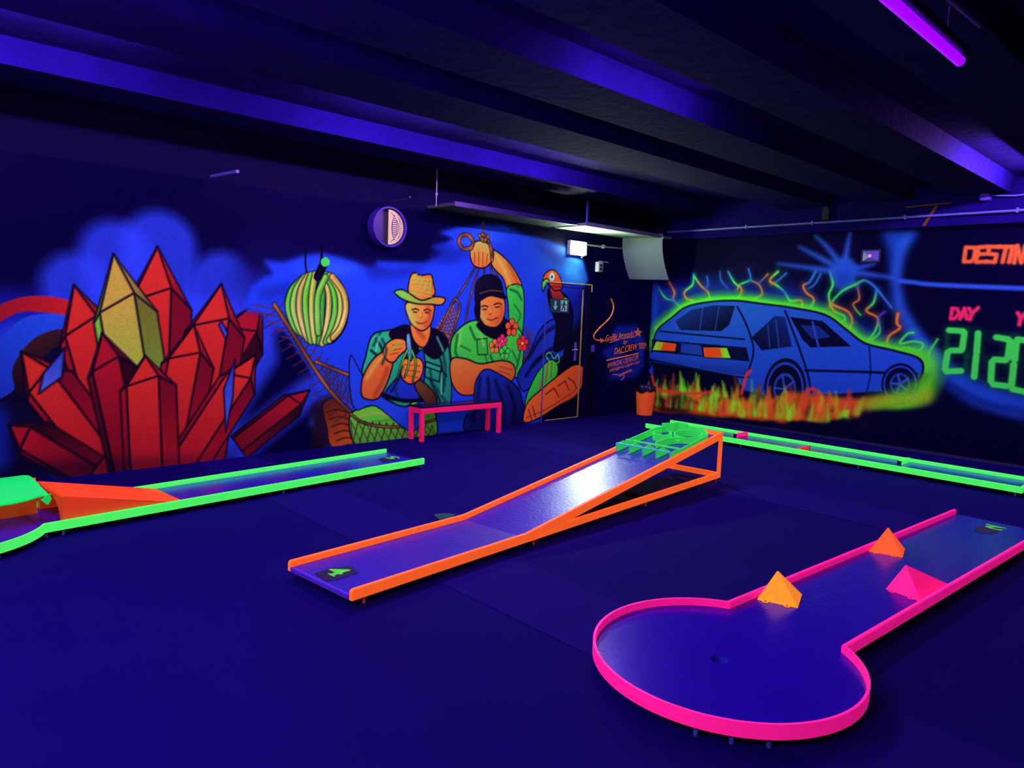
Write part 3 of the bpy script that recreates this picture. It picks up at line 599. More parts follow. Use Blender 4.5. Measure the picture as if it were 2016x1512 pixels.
# ---- mural of the burning car, seven-segment numbers
CW = 9.9
Cv = Canvas(-1.2, 7.33, 0.0, 2.86, .009, (3, 0, 46))
Cv.fill([(7.354,2.148),(6.223,2.228),(4.89,2.149),(3.852,1.605),(3.136,1.31),(3.239,1.105),(7.249,0.604)], (26, 40, 205), .8, .10)
Cv.fill([(7.354,2.148),(7.221,2.165),(7.115,0.616),(7.249,0.604)], (30, 60, 235), .8, .03)
Cv.fill([(5.915,2.846),(3.957,2.86),(3.898,2.15),(5.863,2.149)], (14, 6, 66), .6, .15)
sw = 'painted_blue_swoosh'
Cv.fill([(3.729,2.848),(3.279,2.825),(3.285,2.755),(3.381,2.618),(3.436,2.411),(3.439,2.15),(3.367,1.888),(3.224,1.631),(3.015,1.408),(2.764,1.169),(2.428,0.973),(2.055,0.876),(1.567,0.837),(1.544,0.596),(2.079,0.582),(2.511,0.688),(2.857,0.93),(3.119,1.245),(3.338,1.547),(3.503,1.886),(3.574,2.282),(3.597,2.546)], (32, 66, 240), .85, .05, tag=sw)
Cv.fill([(3.501,2.739),(3.325,2.808),(3.435,2.542),(3.451,2.15),(3.349,1.823),(3.024,1.382),(2.714,1.11),(2.889,1.159),(3.213,1.501),(3.459,1.886),(3.53,2.348)], (50, 92, 255), .6, .04)
Cv.line([(2.872,0.974),(2.577,0.813),(2.244,0.696),(1.55,0.653)], .07, (12, 16, 110), .6, .04)
Cv.line([(3.442,2.196),(3.271,2.176),(2.975,2.144),(1.683,2.088)], .055, (46, 76, 250), .95, .018, tag='painted_blue_line')
st = 'painted_starburst'
c0 = [(4.166,2.302)][0]
for q in ([(4.216,2.323),(4.684,2.386),(5.129,2.452)], [(4.218,2.358),(4.55,2.539),(4.826,2.683)], [(4.201,2.392),(4.402,2.64),(4.602,2.823)], [(4.173,2.391),(4.152,2.631),(4.129,2.849)], [(4.129,2.356),(3.943,2.381),(3.777,2.425)], [(4.126,2.322),(3.843,2.285),(3.507,2.229)]):
    Cv.line(q, .10, (44, 74, 246), .9, .035, taper=.7, tag=st)
Cv.fill(Cv.oval(c0, .17, .22), (38, 70, 240), 1, .03, tag=st); Cv.fill(Cv.oval((c0[0], c0[1] - .12), .12, .14), (26, 50, 200), .7, .04)
bolt = 'painted_lightning'
o_, g_, b_, v_ = (245, 110, 50), (70, 215, 110), (50, 100, 255), (80, 60, 235)
for q, cs, wd in (
    ([(7.206,2.097),(7.062,1.93),(6.879,1.883)], [b_, g_, b_], .03), ([(6.999,2.182),(6.889,2.024),(6.9,1.899),(6.754,1.777),(6.648,1.64),(6.494,1.62)], [o_, o_, b_, o_, o_], .035),
    ([(6.543,2.311),(6.551,2.148),(6.694,2.025),(6.649,1.919),(6.532,1.888),(6.559,1.741),(6.439,1.646)], [b_, g_, o_, o_, b_, g_], .035), ([(6.522,2.27),(6.4,2.132),(6.244,2.005),(6.233,1.861)], [g_, o_, o_, g_], .03),
    ([(6.299,2.268),(6.272,2.149),(6.32,2.052)], [b_, b_, v_], .022), ([(6.071,2.345),(6.043,2.212),(5.911,2.086)], [v_, b_, v_], .022), ([(5.93,2.344),(5.814,2.18),(5.687,2.087),(5.697,1.995),(5.777,1.916)], [b_, g_, o_, o_, g_], .03),
    ([(5.592,2.378),(5.55,2.263),(5.562,2.21),(5.709,2.149),(5.754,2.072)], [b_, b_, g_, o_], .026), ([(5.562,2.21),(5.409,2.149),(5.349,1.998),(5.54,1.92)], [b_, o_, o_, g_], .026), ([(5.276,2.298),(5.395,2.179)], [o_, b_], .024),
    ([(5.12,2.334),(5.237,2.209),(5.12,2.134),(4.996,2.039),(4.902,1.915),(4.736,1.918),(4.708,1.759)], [g_, o_, g_, b_, g_, o_, o_], .036), ([(4.994,2.31),(5.11,2.208),(5.201,2.164)], [b_, b_, o_], .028),
    ([(4.562,2.327),(4.638,2.185),(4.723,2.135),(4.671,2.034),(4.561,1.95),(4.582,1.849),(4.664,1.761)], [b_, b_, o_, o_, o_, g_, g_], .036), ([(4.487,2.291),(4.562,2.149),(4.646,2.092)], [b_, b_, b_], .026),
    ([(4.362,2.325),(4.306,2.15),(4.349,1.995),(4.277,1.799),(4.118,1.72),(4.112,1.651),(4.218,1.59)], [b_, g_, g_, o_, g_, g_, g_], .034), ([(3.997,2.15),(4.16,2.066),(4.275,1.94),(4.323,1.84)], [g_, g_, g_, o_], .03),
    ([(3.991,2.15),(3.889,2.204),(3.752,2.123),(3.624,1.977),(3.512,1.846)], [g_, b_, b_, b_], .034), ([(3.976,2.136),(3.935,1.959),(4.008,1.875),(3.903,1.741)], [v_, o_, o_, g_], .026), ([(4.283,1.869),(4.068,1.777),(4.002,1.641),(4.06,1.513)], [o_, o_, o_, g_], .032),
    ([(3.721,2.069),(3.747,1.908),(3.829,1.797),(3.678,1.707),(3.69,1.544),(3.782,1.39)], [b_, g_, o_, o_, g_, g_], .032), ([(3.596,1.79),(3.665,1.707),(3.636,1.513),(3.769,1.391)], [v_, v_, g_, g_], .024),
    ([(3.431,1.768),(3.433,1.649),(3.39,1.585),(3.507,1.486),(3.537,1.391)], [o_, o_, o_, o_], .036), ([(3.227,1.533),(3.298,1.51),(3.374,1.387),(3.206,1.423),(3.096,1.39),(3.148,1.309),(3.284,1.339),(3.39,1.293)], [g_, g_, g_, g_, g_], .028),
    ([(2.938,1.464),(3.007,1.318),(3.025,1.252),(2.995,1.177),(3.073,1.132)], [g_, g_, b_, g_], .020)):
    Cv.line(q, wd * 2.2, cs[0], .30, .05, c2=cs[1:], tag=None); Cv.line(q, wd, cs[0], .95, .012, c2=cs[1:], taper=.35, tag=bolt)
# car
cr = 'painted_car'
bodyq = [(7.255,0.846),(7.255,1.157),(7.168,1.402),(6.919,1.598),(6.639,1.788),(6.198,1.878),(5.759,1.901),(5.339,1.863),(4.863,1.814),(4.377,1.726),(4.061,1.527),(3.806,1.361),(3.44,1.289),(3.152,1.217),(3.071,1.106),(3.104,0.933),(3.212,0.789),(3.776,0.688),(4.465,0.569),(5.234,0.497),(5.553,0.525),(7.175,0.593)]
Cv.line(list(bodyq)[1:15], .20, (90, 235, 40), .75, .09); Cv.line(list(bodyq)[2:15], .10, (110, 240, 40), .8, .05)
Cv.line([(3.19,1.24),(3.01,1.221),(2.956,0.999),(3.059,0.76),(3.316,0.564)], .20, (90, 205, 50), .7, .09)
Cv.fill(bodyq, (26, 50, 222), smooth=True, tag=cr, c2=(38, 72, 240), ang=90)
def cl(q, w_=.022, c=(6, 4, 50), a=.95, sm=True): Cv.line(q, w_, c, a, .008, smooth=sm)
Q_ = spline(bodyq, True, 6); cl(list(Q_) + [Q_[0]], .03, sm=False)
def cf(q, c, c2=None, ang=90, sm=False): Cv.fill(q, c, c2=c2, ang=ang, smooth=sm)
cf([(6.836,1.55),(6.541,1.741),(6.149,1.823),(5.77,1.823),(5.852,1.524),(5.985,1.423),(6.728,1.405)], (8, 6, 50), (24, 36, 150), 60); cl([(6.337,1.779),(6.367,1.421)], .014, (40, 66, 230)); cl([(6.048,1.801),(6.093,1.434)], .014, (40, 66, 230))
cf([(4.883,1.681),(4.406,1.64),(3.989,1.309),(4.55,1.259),(4.677,1.368)], (7, 5, 52)); cf([(4.723,1.57),(4.458,1.566),(4.274,1.419),(4.53,1.376)], (22, 34, 150)); cl([(4.549,1.62),(4.434,1.267)], .03, (34, 60, 225), 1, False)
cf([(5.464,1.355),(5.117,1.688),(4.96,1.679),(4.819,1.257),(5.285,1.167)], (8, 6, 58), (20, 30, 140), 120); cl([(5.218,1.55),(5.16,1.221)], .012, (44, 70, 230)); cl([(5.097,1.629),(5.018,1.23)], .012, (44, 70, 230))
cl([(5.735,1.809),(5.561,1.536),(5.416,1.158),(5.503,0.764)], .03); cl([(4.967,1.767),(4.73,1.277),(4.564,0.887),(4.482,0.596)], .03); cl([(3.749,1.31),(3.707,0.964),(3.737,0.692)], .016)
cl([(4.597,0.928),(4.138,0.954),(3.669,0.981),(3.134,1.008)], .034); cl([(7.125,1.37),(6.343,1.341),(5.579,1.318)], .026)
cf([(7.281,1.224),(5.536,1.197),(5.469,0.985),(7.267,1.018)], (10, 8, 66)); cf([(6.694,1.19),(6.331,1.179),(6.282,1.019),(6.702,1.04)], (28, 48, 200))
for q, c, c2, ag in (([(7.268,1.035),(6.801,1.05),(6.781,1.185),(7.196,1.203)], (150, 220, 60), (250, 60, 40), 180), ([(6.262,0.988),(5.778,1.008),(5.861,1.176),(6.292,1.157)], (120, 220, 60), (250, 60, 36), 0)):
    cf(q, c, c2, ag); cl(list(q) + [q[0]], .016, sm=False)
cf([(7.083,1.056),(6.841,1.055),(6.819,1.166),(7.051,1.178)], (250, 60, 36)); cf([(6.226,1.007),(5.938,1.02),(5.983,1.153),(6.254,1.143)], (250, 60, 36))
cf([(7.307,0.998),(5.518,0.965),(5.454,0.784),(5.761,0.772),(7.3,0.895)], (34, 58, 226), (24, 38, 180), -90); cl([(7.299,0.877),(5.758,0.741),(5.469,0.752)], .028)
cf([(7.255,0.846),(5.671,0.733),(5.482,0.485),(7.162,0.404)], (7, 3, 44))
for c, ru, rv in (([(4.885,0.626)][0], .28, .40), ([(3.328,0.857)][0], .20, .24)):
    Cv.fill(Cv.oval(c, ru * 1.16, rv * 1.14), (8, 5, 56), tag=cr); Cv.fill(Cv.oval(c, ru * 1.02, rv), (30, 54, 215)); Cv.fill(Cv.oval(c, ru * .92, rv * .9), (8, 5, 50)); Cv.fill(Cv.oval(c, ru * .62, rv * .6), (30, 48, 190)); Cv.fill(Cv.oval(c, ru * .5, rv * .48), (10, 8, 70))
    for k in range(5): Cv.line([c, (c[0] + ru * .55 * math.cos(k * 1.257), c[1] + rv * .53 * math.sin(k * 1.257))], .03, (38, 62, 220))
# flames along the ground
fl = 'painted_flames'
rg = np.random.default_rng(11)
top = [(7.206,0.434),(6.753,0.353),(6.083,0.305),(5.562,0.414),(5.227,0.406),(4.767,0.594),(4.467,0.597),(3.903,0.597),(3.516,0.689),(3.148,0.75),(2.968,0.868)]; bot = [(7.172,-0.068),(6.633,0.054),(5.885,0.07),(5.205,0.115),(4.884,0.114),(4.736,0.195),(4.435,0.192),(4.152,0.26),(4.019,0.349),(3.801,0.35),(3.758,0.468),(3.378,0.556),(2.951,0.674)]
Cv.fill(top + bot[::-1], (235, 78, 34), .92, .03, tag=fl)
Cv.fill([(3.767,0.578),(3.395,0.757),(2.982,1.029),(2.908,0.712),(3.131,0.553),(3.755,0.44)], (110, 200, 46), .75, .06, tag=fl)
for k in range(150):
    t = rg.uniform(0, 1); ux = 7.28 + (3.62 - 7.28) * t; bz = .10 + .15 * t + rg.uniform(0, .28); h = rg.uniform(.12, .42) * (1 - .4 * t); wv = rg.uniform(.05, .14)
    c = [(238, 74, 34), (112, 214, 44), (245, 120, 40), (235, 50, 60), (150, 210, 50), (120, 40, 40)][int(rg.integers(0, 6))]
    dx = rg.uniform(-.08, .08)
    Cv.line([(ux, bz), (ux + dx * .4, bz + h * .5), (ux + dx, bz + h)], wv, c, rg.uniform(.5, .9), .03, taper=.95, tag=fl)
for q in ([(7.238,0.605),(7.165,0.438),(6.955,0.374),(6.463,0.385),(6.094,0.45)], [(5.567,0.484),(5.503,0.764),(5.442,0.847)], [(4.578,0.593),(4.474,0.677),(4.38,0.607)]): Cv.line(q, .05, (240, 44, 60), .9, .02, tag=fl)
Cv.fill([(7.197,0.296),(6.744,0.227),(6.335,0.192),(6.535,0.041),(7.031,0.003)], (24, 6, 30), .8, .03); Cv.fill([(6.948,0.272),(6.606,0.369),(6.264,0.242),(6.643,0.188)], (24, 6, 30), .7, .02)
for k in range(70):
    t = rg.uniform(0, 1); ux = 7.28 + (4.2 - 7.28) * t; bz = .12 + .12 * t; h = rg.uniform(.1, .3)
    Cv.line([(ux, bz), (ux + rg.uniform(-.05, .05), bz + h)], .05, [(240, 84, 36), (120, 210, 50)][k % 2], .55, .03, taper=.9)
Cv.fill([(6.062,0.013),(5.71,0.093),(5.202,0.084),(5.044,0.137),(4.843,0.089),(4.584,0.2),(4.288,0.183),(4.017,0.321),(3.812,0.321),(3.754,0.426),(2.785,0.629),(2.024,0.541),(1.969,-0.061),(6.048,-0.181)], (3, 0, 44), .95, .02)
# lettering
ltr = lambda qs, w_, c, tg: [Cv.line(q, w_, c, 1, .012, smooth=False, tag=tg) for q in qs]
lo = (235, 84, 58)
ltr([[(2.724,2.6),(2.731,2.428),(2.654,2.427),(2.625,2.469),(2.62,2.591),(2.724,2.6)], [(2.509,2.599),(2.589,2.595),(2.6,2.419),(2.504,2.423)], [(2.592,2.511),(2.518,2.514)], [(2.379,2.594),(2.478,2.598),(2.481,2.513),(2.396,2.505),(2.404,2.415),(2.494,2.423)], [(2.373,2.594),(2.235,2.589)], [(2.306,2.585),(2.326,2.414)], [(2.24,2.583),(2.26,2.412)], [(2.209,2.405),(2.196,2.599),(2.139,2.404),(2.116,2.596)]], .05, lo, 'painted_orange_letters')
ltr([[(2.808,1.856),(2.813,1.724),(2.769,1.731),(2.73,1.795),(2.751,1.851),(2.808,1.856)], [(2.713,1.727),(2.675,1.859),(2.636,1.73)], [(2.699,1.765),(2.645,1.773)], [(2.626,1.86),(2.588,1.799)], [(2.529,1.869),(2.588,1.799),(2.603,1.725)]], .045, (240, 36, 110), 'painted_pink_letters')
ltr([[(2.12,1.819),(2.085,1.761)], [(2.041,1.827),(2.085,1.761),(2.093,1.683)]], .045, (240, 36, 110), 'painted_pink_letter')
def seg(qs, tg='painted_green_numbers'):
    for q in qs: Cv.line(q, .13, (20, 90, 60), .35, .06); 
    for q in qs: Cv.line(q, .070, (66, 226, 96), 1, .012, smooth=False, tag=tg)
dim = [(2.833,1.571),(2.825,1.343)]; Cv.line(dim, .07, (10, 50, 50), .8, .02); Cv.line([(2.596,1.283),(2.603,1.107)], .07, (10, 50, 50), .8, .02)
seg([[(2.818,1.584),(2.666,1.579)], [(2.648,1.555),(2.654,1.373)], [(2.779,1.333),(2.667,1.341)], [(2.81,1.306),(2.821,1.101)], [(2.801,1.07),(2.645,1.09)], [(2.502,1.562),(2.497,1.327)], [(2.498,1.277),(2.497,1.028)]])
seg([[(2.308,1.523),(2.193,1.505)], [(2.165,1.482),(2.168,1.289)], [(2.305,1.255),(2.191,1.257)], [(2.328,1.222),(2.318,0.996)], [(2.288,0.956),(2.153,0.951)], [(2.104,1.474),(2.101,1.27)], [(2.105,1.21),(2.105,0.98)], [(2.089,0.921),(1.957,0.899)], [(2.092,1.51),(1.962,1.494)], [(1.93,1.472),(1.9,0.929)]])
def on_right(U, V): return np.stack([np.full_like(U, XW - .006), U, V], 1)
co_ = Cv.mesh(on_right, None, PAINTB, 'wall_mural'); tag(co_[''], 'mural of a blue car in flames with starburst, lightning and clock digits', 'mural')

# ---- painters' credit lettering
def lettering(txt, p0, p1, h, root, shear=.25, name='lettering', m='lettering', bold=.0, flat=None):
    cu = bpy.data.curves.new('t', 'FONT'); cu.body = txt; cu.size = 1; cu.shear = shear; cu.extrude = .004; cu.offset = bold; cu.resolution_u = 3
    o = bpy.data.objects.new('t', cu); COL.objects.link(o); bpy.context.view_layer.update()
    me = bpy.data.meshes.new_from_object(o.evaluated_get(bpy.context.evaluated_depsgraph_get())); bpy.data.objects.remove(o)
    n = len(me.vertices); co = np.empty(n * 3, np.float32); me.vertices.foreach_get('co', co); co = co.reshape(-1, 3)
    a, b = co[:, :2].min(0), co[:, :2].max(0); sx = 1 / (b[0] - a[0]); sy = (h or 1) / (b[1] - a[1])
    if flat is None:      # on the left wall
        x = p0[0] + (co[:, 0] - a[0]) * sx * (p1[0] - p0[0]); z = p0[1] + (co[:, 0] - a[0]) * sx * (p1[1] - p0[1]) + (co[:, 1] - a[1]) * sy
        out = np.stack([x, YW - .010 - co[:, 2] * .5, z], 1)
    else: out = flat(co, a, b)
    me.vertices.foreach_set('co', out.astype(np.float32).ravel()); me.update(); me.name = name; me.materials.clear(); me.materials.append(M_[m])
    o = bpy.data.objects.new(name, me); COL.objects.link(o); o.parent = root
    return o
cr_ = thing('wall_lettering', 'orange hand-lettered painters credit with star and arrow between door and orange bin', 'lettering', (0, 0, 0))
for txt, q, h, sh, bo_ in (("Graffiti Artworks", [(9.011,1.183),(9.745,1.272)], .105, .35, .0), ("by", [(9.473,1.123),(9.579,1.138)], .085, .3, .004), ("DAC CREW", [(9.246,0.976),(9.862,1.051)], .105, .3, .006), ("\u00a92016", [(9.886,1.106),(10.099,1.109)], .06, .2, .0),
                       ("WWW.DAC-CREW.COM", [(9.096,0.754),(9.899,0.88)], .085, .2, .0), ("INFO@DAC-CREW.COM", [(9.153,0.682),(9.934,0.802)], .062, .2, -.004)):
    lettering(txt, q[0], q[1], h, cr_, sh, 'lettering_line', bold=bo_)
def wall_line(q, r=.012, name='painted_line'):
    MB().tube([(x, YW - .010, z) for x, z in spline(q, False, 6)], r, 6).build(name, 'lettering', cr_)
wall_line([(9.098,1.87),(9.172,1.735),(9.096,1.572),(8.856,1.408),(8.717,1.288),(8.771,1.216),(8.921,1.208)], .012, 'arrow_line')
MB().prism([(8.881,1.244),(9.01,1.203),(8.886,1.168)], YW - .014, YW - .007, 'y').build('arrow_head', 'lettering', cr_)
sc_ = [(9.851,1.332)][0]
MB().prism([(sc_[0] + (.125 if k % 2 == 0 else .055) * math.sin(k * PI / 5), sc_[1] + (.085 if k % 2 == 0 else .036) * math.cos(k * PI / 5)) for k in range(10)], YW - .014, YW - .007, 'y').build('star', 'lettering', cr_)
wall_line([(9.06,0.886),(9.883,0.983)], .012, 'rule_line')
for q in ([(9.114,1.17),(9.371,1.223)], [(9.41,1.231),(9.774,1.264)], [(9.364,0.987),(9.602,1.025)], [(9.916,1.085),(10.086,1.092)], [(9.233,0.654),(9.432,0.647),(9.697,0.714),(9.713,0.688),(9.459,0.646),(9.408,0.615),(9.54,0.635),(9.517,0.585),(9.466,0.554)]): wall_line(q, .006, 'flourish')
wall_line([([(9.917,1.068),(10.059,1.066)][0]), ([(9.917,1.068),(10.059,1.066)][1])], .006, 'flourish')

# ---- emergency door
door = thing('door_1', 'x', 'x', (0, YW, 0)); del door['label']; del door['category']; struct(door)
leaf = bo['door_leaf']; leaf.parent = door; leaf.location = (0, -YW, 0)
MB().box(8.50, 8.58, -.035, -.006, 0, 2.055).build('door_frame', 'wall', door)
MB().box(7.60, 7.612, -.020, -.006, 0, 2.05).build('frame_edge', 'blueedge', door)
fe = MB().box(7.60, 8.60, -.040, -.006, 2.055, 2.068); fe.box(8.582, 8.60, -.040, -.006, 1.95, 2.055); fe.build('frame_edge', 'brass', door)
MB().box(7.64, 8.50, -.014, -.006, 1.995, 2.005).build('frame_edge', 'dark', door)
ed = MB().box(8.405, 8.425, -.016, -.006, .02, 1.98); ed.build('edge_strip', 'brass', door)
MB().box(8.27, 8.32, -.018, -.006, .90, 1.18).build('handle_plate', 'pipe', door, .003)
hd = MB().tube([(8.295, -.012, 1.07), (8.295, -.06, 1.07), (8.26, -.065, 1.07), (8.17, -.065, 1.068)], .010, 8); hd.build('door_handle', 'white', door, 0, True)
MB().box(7.70, 8.40, -.014, -.006, .015, .03).build('door_sweep', 'brass', door)
sg = thing('exit_sign', 'dark exit sign with down arrow and running figure on the emergency door', 'sign', (7.70, YW - .006, 1.62))
MB().box(0, .40, -.016, -.001, 0, .205).build('plate', 'signdark', sg, .002)
MB().prism([(.085, .17), (.115, .17), (.115, .09), (.155, .105), (.100, .035), (.045, .105), (.085, .09)], -.019, -.016, 'y').build('arrow', 'signwhite', sg)
MB().box(.215, .355, -.019, -.016, .022, .185).build('doorway_panel', 'signwhite', sg)
mn = MB(); mn.prism([(.285 + .015 * math.cos(k), .165 + .013 * math.sin(k)) for k in [2 * PI * i / 12 for i in range(12)]], -.022, -.019, 'y')
for q in ([(.265, .148), (.30, .150), (.292, .09), (.262, .092)], [(.268, .148), (.235, .128), (.224, .10), (.236, .098), (.246, .12), (.272, .134)], [(.296, .148), (.318, .122), (.34, .128), (.34, .116), (.312, .108), (.29, .134)],
          [(.264, .096), (.284, .096), (.264, .066), (.236, .034), (.222, .042), (.250, .072)], [(.276, .098), (.293, .094), (.318, .066), (.304, .034), (.290, .038), (.300, .064)]): mn.prism(q, -.022, -.019, 'y')
mn.build('running_figure', 'signdark', sg)

# ---- emergency light and its surroundings
M_em = emis('emergency_lamp_lens', (.82, 1.0, .89), 380)
M_emg = emis('green_exit_panel', (.15, .9, .5), .6)
el = thing('emergency_light', 'glaring white emergency light box above the emergency door', 'lamp', (8.02, YW, 2.48))
MB().box(.0, .36, -.075, 0, 0, .21).build('housing', 'white', el, .006)
MB().box(.01, .30, -.10, -.076, .012, .17).build('lens', M_em, el, .008)
MB().box(.305, .355, -.082, -.076, .01, .15).build('side_panel', M_emg, el)
MB().tube([(.30, -.03, -.03), (.31, -.03, .01)], .014, 8).build('test_button', 'white', el)
cn = MB(); cn.tube([(8.38, YW - .025, 2.655), (8.8, YW - .025, 2.66), (9.35, YW - .025, 2.675)], .013, 8)
cnd = cn.build('wall_conduit', 'white', None, 0, True); tag(cnd, 'thin white conduit running right from the emergency light along the wall', 'conduit')
for x in (8.40, 8.82): MB().box(x - .025, x + .025, YW - .045, YW - .002, 2.635, 2.69).build('conduit_clip', 'white', cnd)
bx = thing('control_box', 'small white switch box with two buttons on the dark wall below the conduit', 'switch box', (8.68, YW, 2.27))
MB().box(0, .115, -.07, 0, 0, .15).build('housing', 'white', bx, .006)
for z in (.045, .10): MB().box(.03, .085, -.078, -.07, z - .018, z + .018).build('button', 'dark', bx, .003)
MB().tube([(.06, -.03, .15), (.07, -.03, .165), (.30, -.015, .160)], .008, 6).build('cable', 'white', bx)
lsw = thing('light_switch', 'small violet light switch on the wall right of the emergency door', 'switch', (8.67, YW, 1.03))
MB().box(0, .085, -.014, 0, 0, .105).build('plate', 'pipe', lsw, .003); MB().box(.022, .063, -.020, -.014, .025, .08).build('rocker', 'violet', lsw, .002)
# suspended panels along the top of the left wall, with a sheet that droops at the corner
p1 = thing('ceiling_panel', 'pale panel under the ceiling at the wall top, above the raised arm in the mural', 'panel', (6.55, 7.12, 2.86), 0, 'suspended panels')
MB().box(-1.1, 1.07, -.30, .225, -.02, .02).build('panel_board', 'shadedpanel', p1, .004); MB().box(-1.1, 1.07, -.31, -.30, -.025, .03).build('edge_rail', 'darkmetal', p1)
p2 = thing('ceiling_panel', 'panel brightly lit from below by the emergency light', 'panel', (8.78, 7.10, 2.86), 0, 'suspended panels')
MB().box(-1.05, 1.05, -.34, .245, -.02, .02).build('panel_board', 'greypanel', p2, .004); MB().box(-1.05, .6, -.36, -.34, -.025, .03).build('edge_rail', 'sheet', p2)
MB().tube([(-.95, -.28, .02), (-.95, -.28, .335)], .014, 8).build('hanger_rod', 'violet', p2)
sh = thing('drooping_sheet', 'pale grey sheet curling down from the panel end near the room corner', 'sheet', (9.30, 6.75, 2.20))
g = []
for i in range(13):
    t = i / 12; z = .68 * (1 - t); dx = .30 * max(0, t - .12) ** 1.9
    g.append([(.26 + dx + .06 * .0 - .0, .0 + v * .58, z + .0 * v) if False else (dx + .48 * (1 - v) * .55, v * .58, z) for v in (0, .25, .5, .75, 1)])
MB().sheet(g, .010, (-.8, -.6, 0)).build('sheet', 'sheet', sh, 0, True)
MB().tube([(.264, 0, .69), (.13, .29, .665), (0, .58, .68)], .014, 8).build('top_rail', 'white', sh, 0, True)
MB().tube([(.262, -.012, .64), (.262, -.022, .64)], .014, 8).build('screw', 'white', sh)
# round wall lamp with half a patterned disc
rl = thing('round_wall_lamp', 'round porthole lamp high on the wall with a glowing half disc', 'lamp', (4.83, YW, 2.55))
def ring(r0, r1, y0, y1, n=48):
    mb = MB(); v = []; f = []
    for k in range(n):
        c, s_ = math.cos(2 * PI * k / n), math.sin(2 * PI * k / n)
        v += [(r1 * c, y0, r1 * s_), (r1 * c, y1, r1 * s_), (r0 * c, y1, r0 * s_), (r0 * c, y0, r0 * s_)]
    for k in range(n):
        a, b = 4 * k, 4 * ((k + 1) % n)
        for j in range(4): f.append((a + j, a + (j + 1) % 4, b + (j + 1) % 4, b + j))
    return mb.add(v, f)
ring(.212, .232, -.13, 0).build('rim', 'rim', rl, 0, True)
MB().prism([(.213 * math.cos(2 * PI * k / 40), .213 * math.sin(2 * PI * k / 40)) for k in range(40)], -.03, -.008, 'y').build('back_plate', 'darkmetal', rl)
M_cream = emis('cream_glow', (.88, .50, .30), .70); M_cream.node_tree.nodes['Principled BSDF'].inputs['Base Color'].default_value = (.01, .01, .01, 1)
ha = [(.20 * math.sin(k * PI / 24), .20 * math.cos(k * PI / 24)) for k in range(25)]
MB().prism(ha, -.10, -.085, 'y').build('half_disc', M_cream, rl)
ds = MB()
for i in range(1, 12): z = -.20 + i * .033; ds.tube([(.145, -.102, z * .5), (.19 * math.sqrt(max(.02, 1 - (z / .205) ** 2)), -.102, z * .92)], .0028, 5)
ds.tube([(.135 - .11 * (t / .17) ** 2, -.102, t) for t in [-.17 + .34 * i / 16 for i in range(17)]], .004, 5)
ds.prism([(.075 + .040 * (1 - (t / .15) ** 2), t) for t in [-.15 + .3 * i / 12 for i in range(13)]] + [(.075 - .040 * (1 - (t / .15) ** 2), t) for t in [.15 - .3 * i / 12 for i in range(1, 12)]], -.104, -.1005, 'y')
ds.build('dark_pattern', 'darkmetal', rl)
st_ = MB()
for i in range(-5, 6): z = i * .024; h = .030 * (1 - (z / .15) ** 2); st_.box(.075 - h, .075 + h, -.107, -.104, z - .007, z + .007)
st_.build('stripe', M_cream, rl)
# rods, wire and dim tube by the wall top
hw = thing('hanging_wire', 'thin wire hanging from the ceiling beside the porthole lamp', 'wire', (5.32, 7.0, 2.83))
MB().tube([(0, 0, 0), (.002, 0, .2), (0, 0, .552)], .006, 6).build('wire', 'white', hw); MB().lathe([(.0, .12), (.014, .13), (.014, .15), (0, .16)], n=10).build('wire_clamp', 'white', hw)
for nm, a, b, lb in (('cable_rod', (4.72, 7.30, 2.82), (4.80, 6.80, 2.85), 'dim violet rod under the ceiling above the porthole lamp'), ('cable_rod', (5.12, 7.30, 2.80), (5.20, 7.02, 2.82), 'dim violet rod joining the hanging wire above the porthole lamp')):
    tag(MB().tube([a, b], .012, 8).build(nm, 'darkmetal', None, 0, True), lb, 'rod')
tag(MB().tube([(2.765, 7.20, 2.815), (2.775, 6.62, 2.80)], .016, 8).build('wall_rod', 'pipe', None, 0, True), 'short violet rod at the wall top above the red crystals', 'rod')

# ---- right wall fittings
pp = tag(MB().tube([(10.04, 7.0, 2.985), (10.04, 5.5, 2.99), (10.04, 1.0, 2.99)], .016, 10).build('conduit_pipe', 'pipe', None, 0, True), 'long violet conduit running along the beam above the car mural', 'pipe')
for y in (5.6, 4.6, 3.4, 2.2): MB().box(10.02, 10.08, y - .012, y + .012, 2.965, 3.02).build('pipe_clip', 'pipe', pp)
dr = thing('pipe_bracket', 'dark vertical bracket on the beam above the violet conduit', 'bracket', (10.055, 4.42, 3.02))
MB().box(-.03, .02, -.05, .05, 0, .16).build('bracket_plate', 'dark', dr, .004); MB().box(-.035, .02, -.02, .02, .10, .20).build('bracket_arm', 'darkmetal', dr)
tag(MB().tube([(10.07, 3.42, 3.12), (10.07, 3.18, 3.13), (10.07, 2.9, 3.135)], .010, 6).build('cable_strip', 'rust', None), 'faint brown cable strip on the beam above the conduit', 'cable')
tag(MB().prism([(3.08, 3.11), (3.04, 3.11), (3.17, 2.87), (3.21, 2.87)], 10.062, 10.078, 'x').build('tape_strip', 'rust'), 'slanted dull orange tape strip on the beam', 'tape')
vb = thing('junction_box', 'small bright violet junction box near the ceiling above the orange letters', 'junction box', (10.02, 2.53, 3.18))
MB().box(-.05, .05, -.05, .05, -.055, .05).build('box', 'violet', vb, .006); MB().tube([(0, -.05, 0), (.02, -.3, -.02), (.02, -.8, .02), (.02, -1.6, .05)], .010, 6).build('cable', 'pipe', vb)
sn = thing('motion_sensor', 'small wall sensor with red light beside the painted starburst', 'sensor', (XW, 3.825, 2.46))
MB().box(-.03, -.006, -.125, .125, -.02, .15).build('back_plate', 'dark', sn, .004)
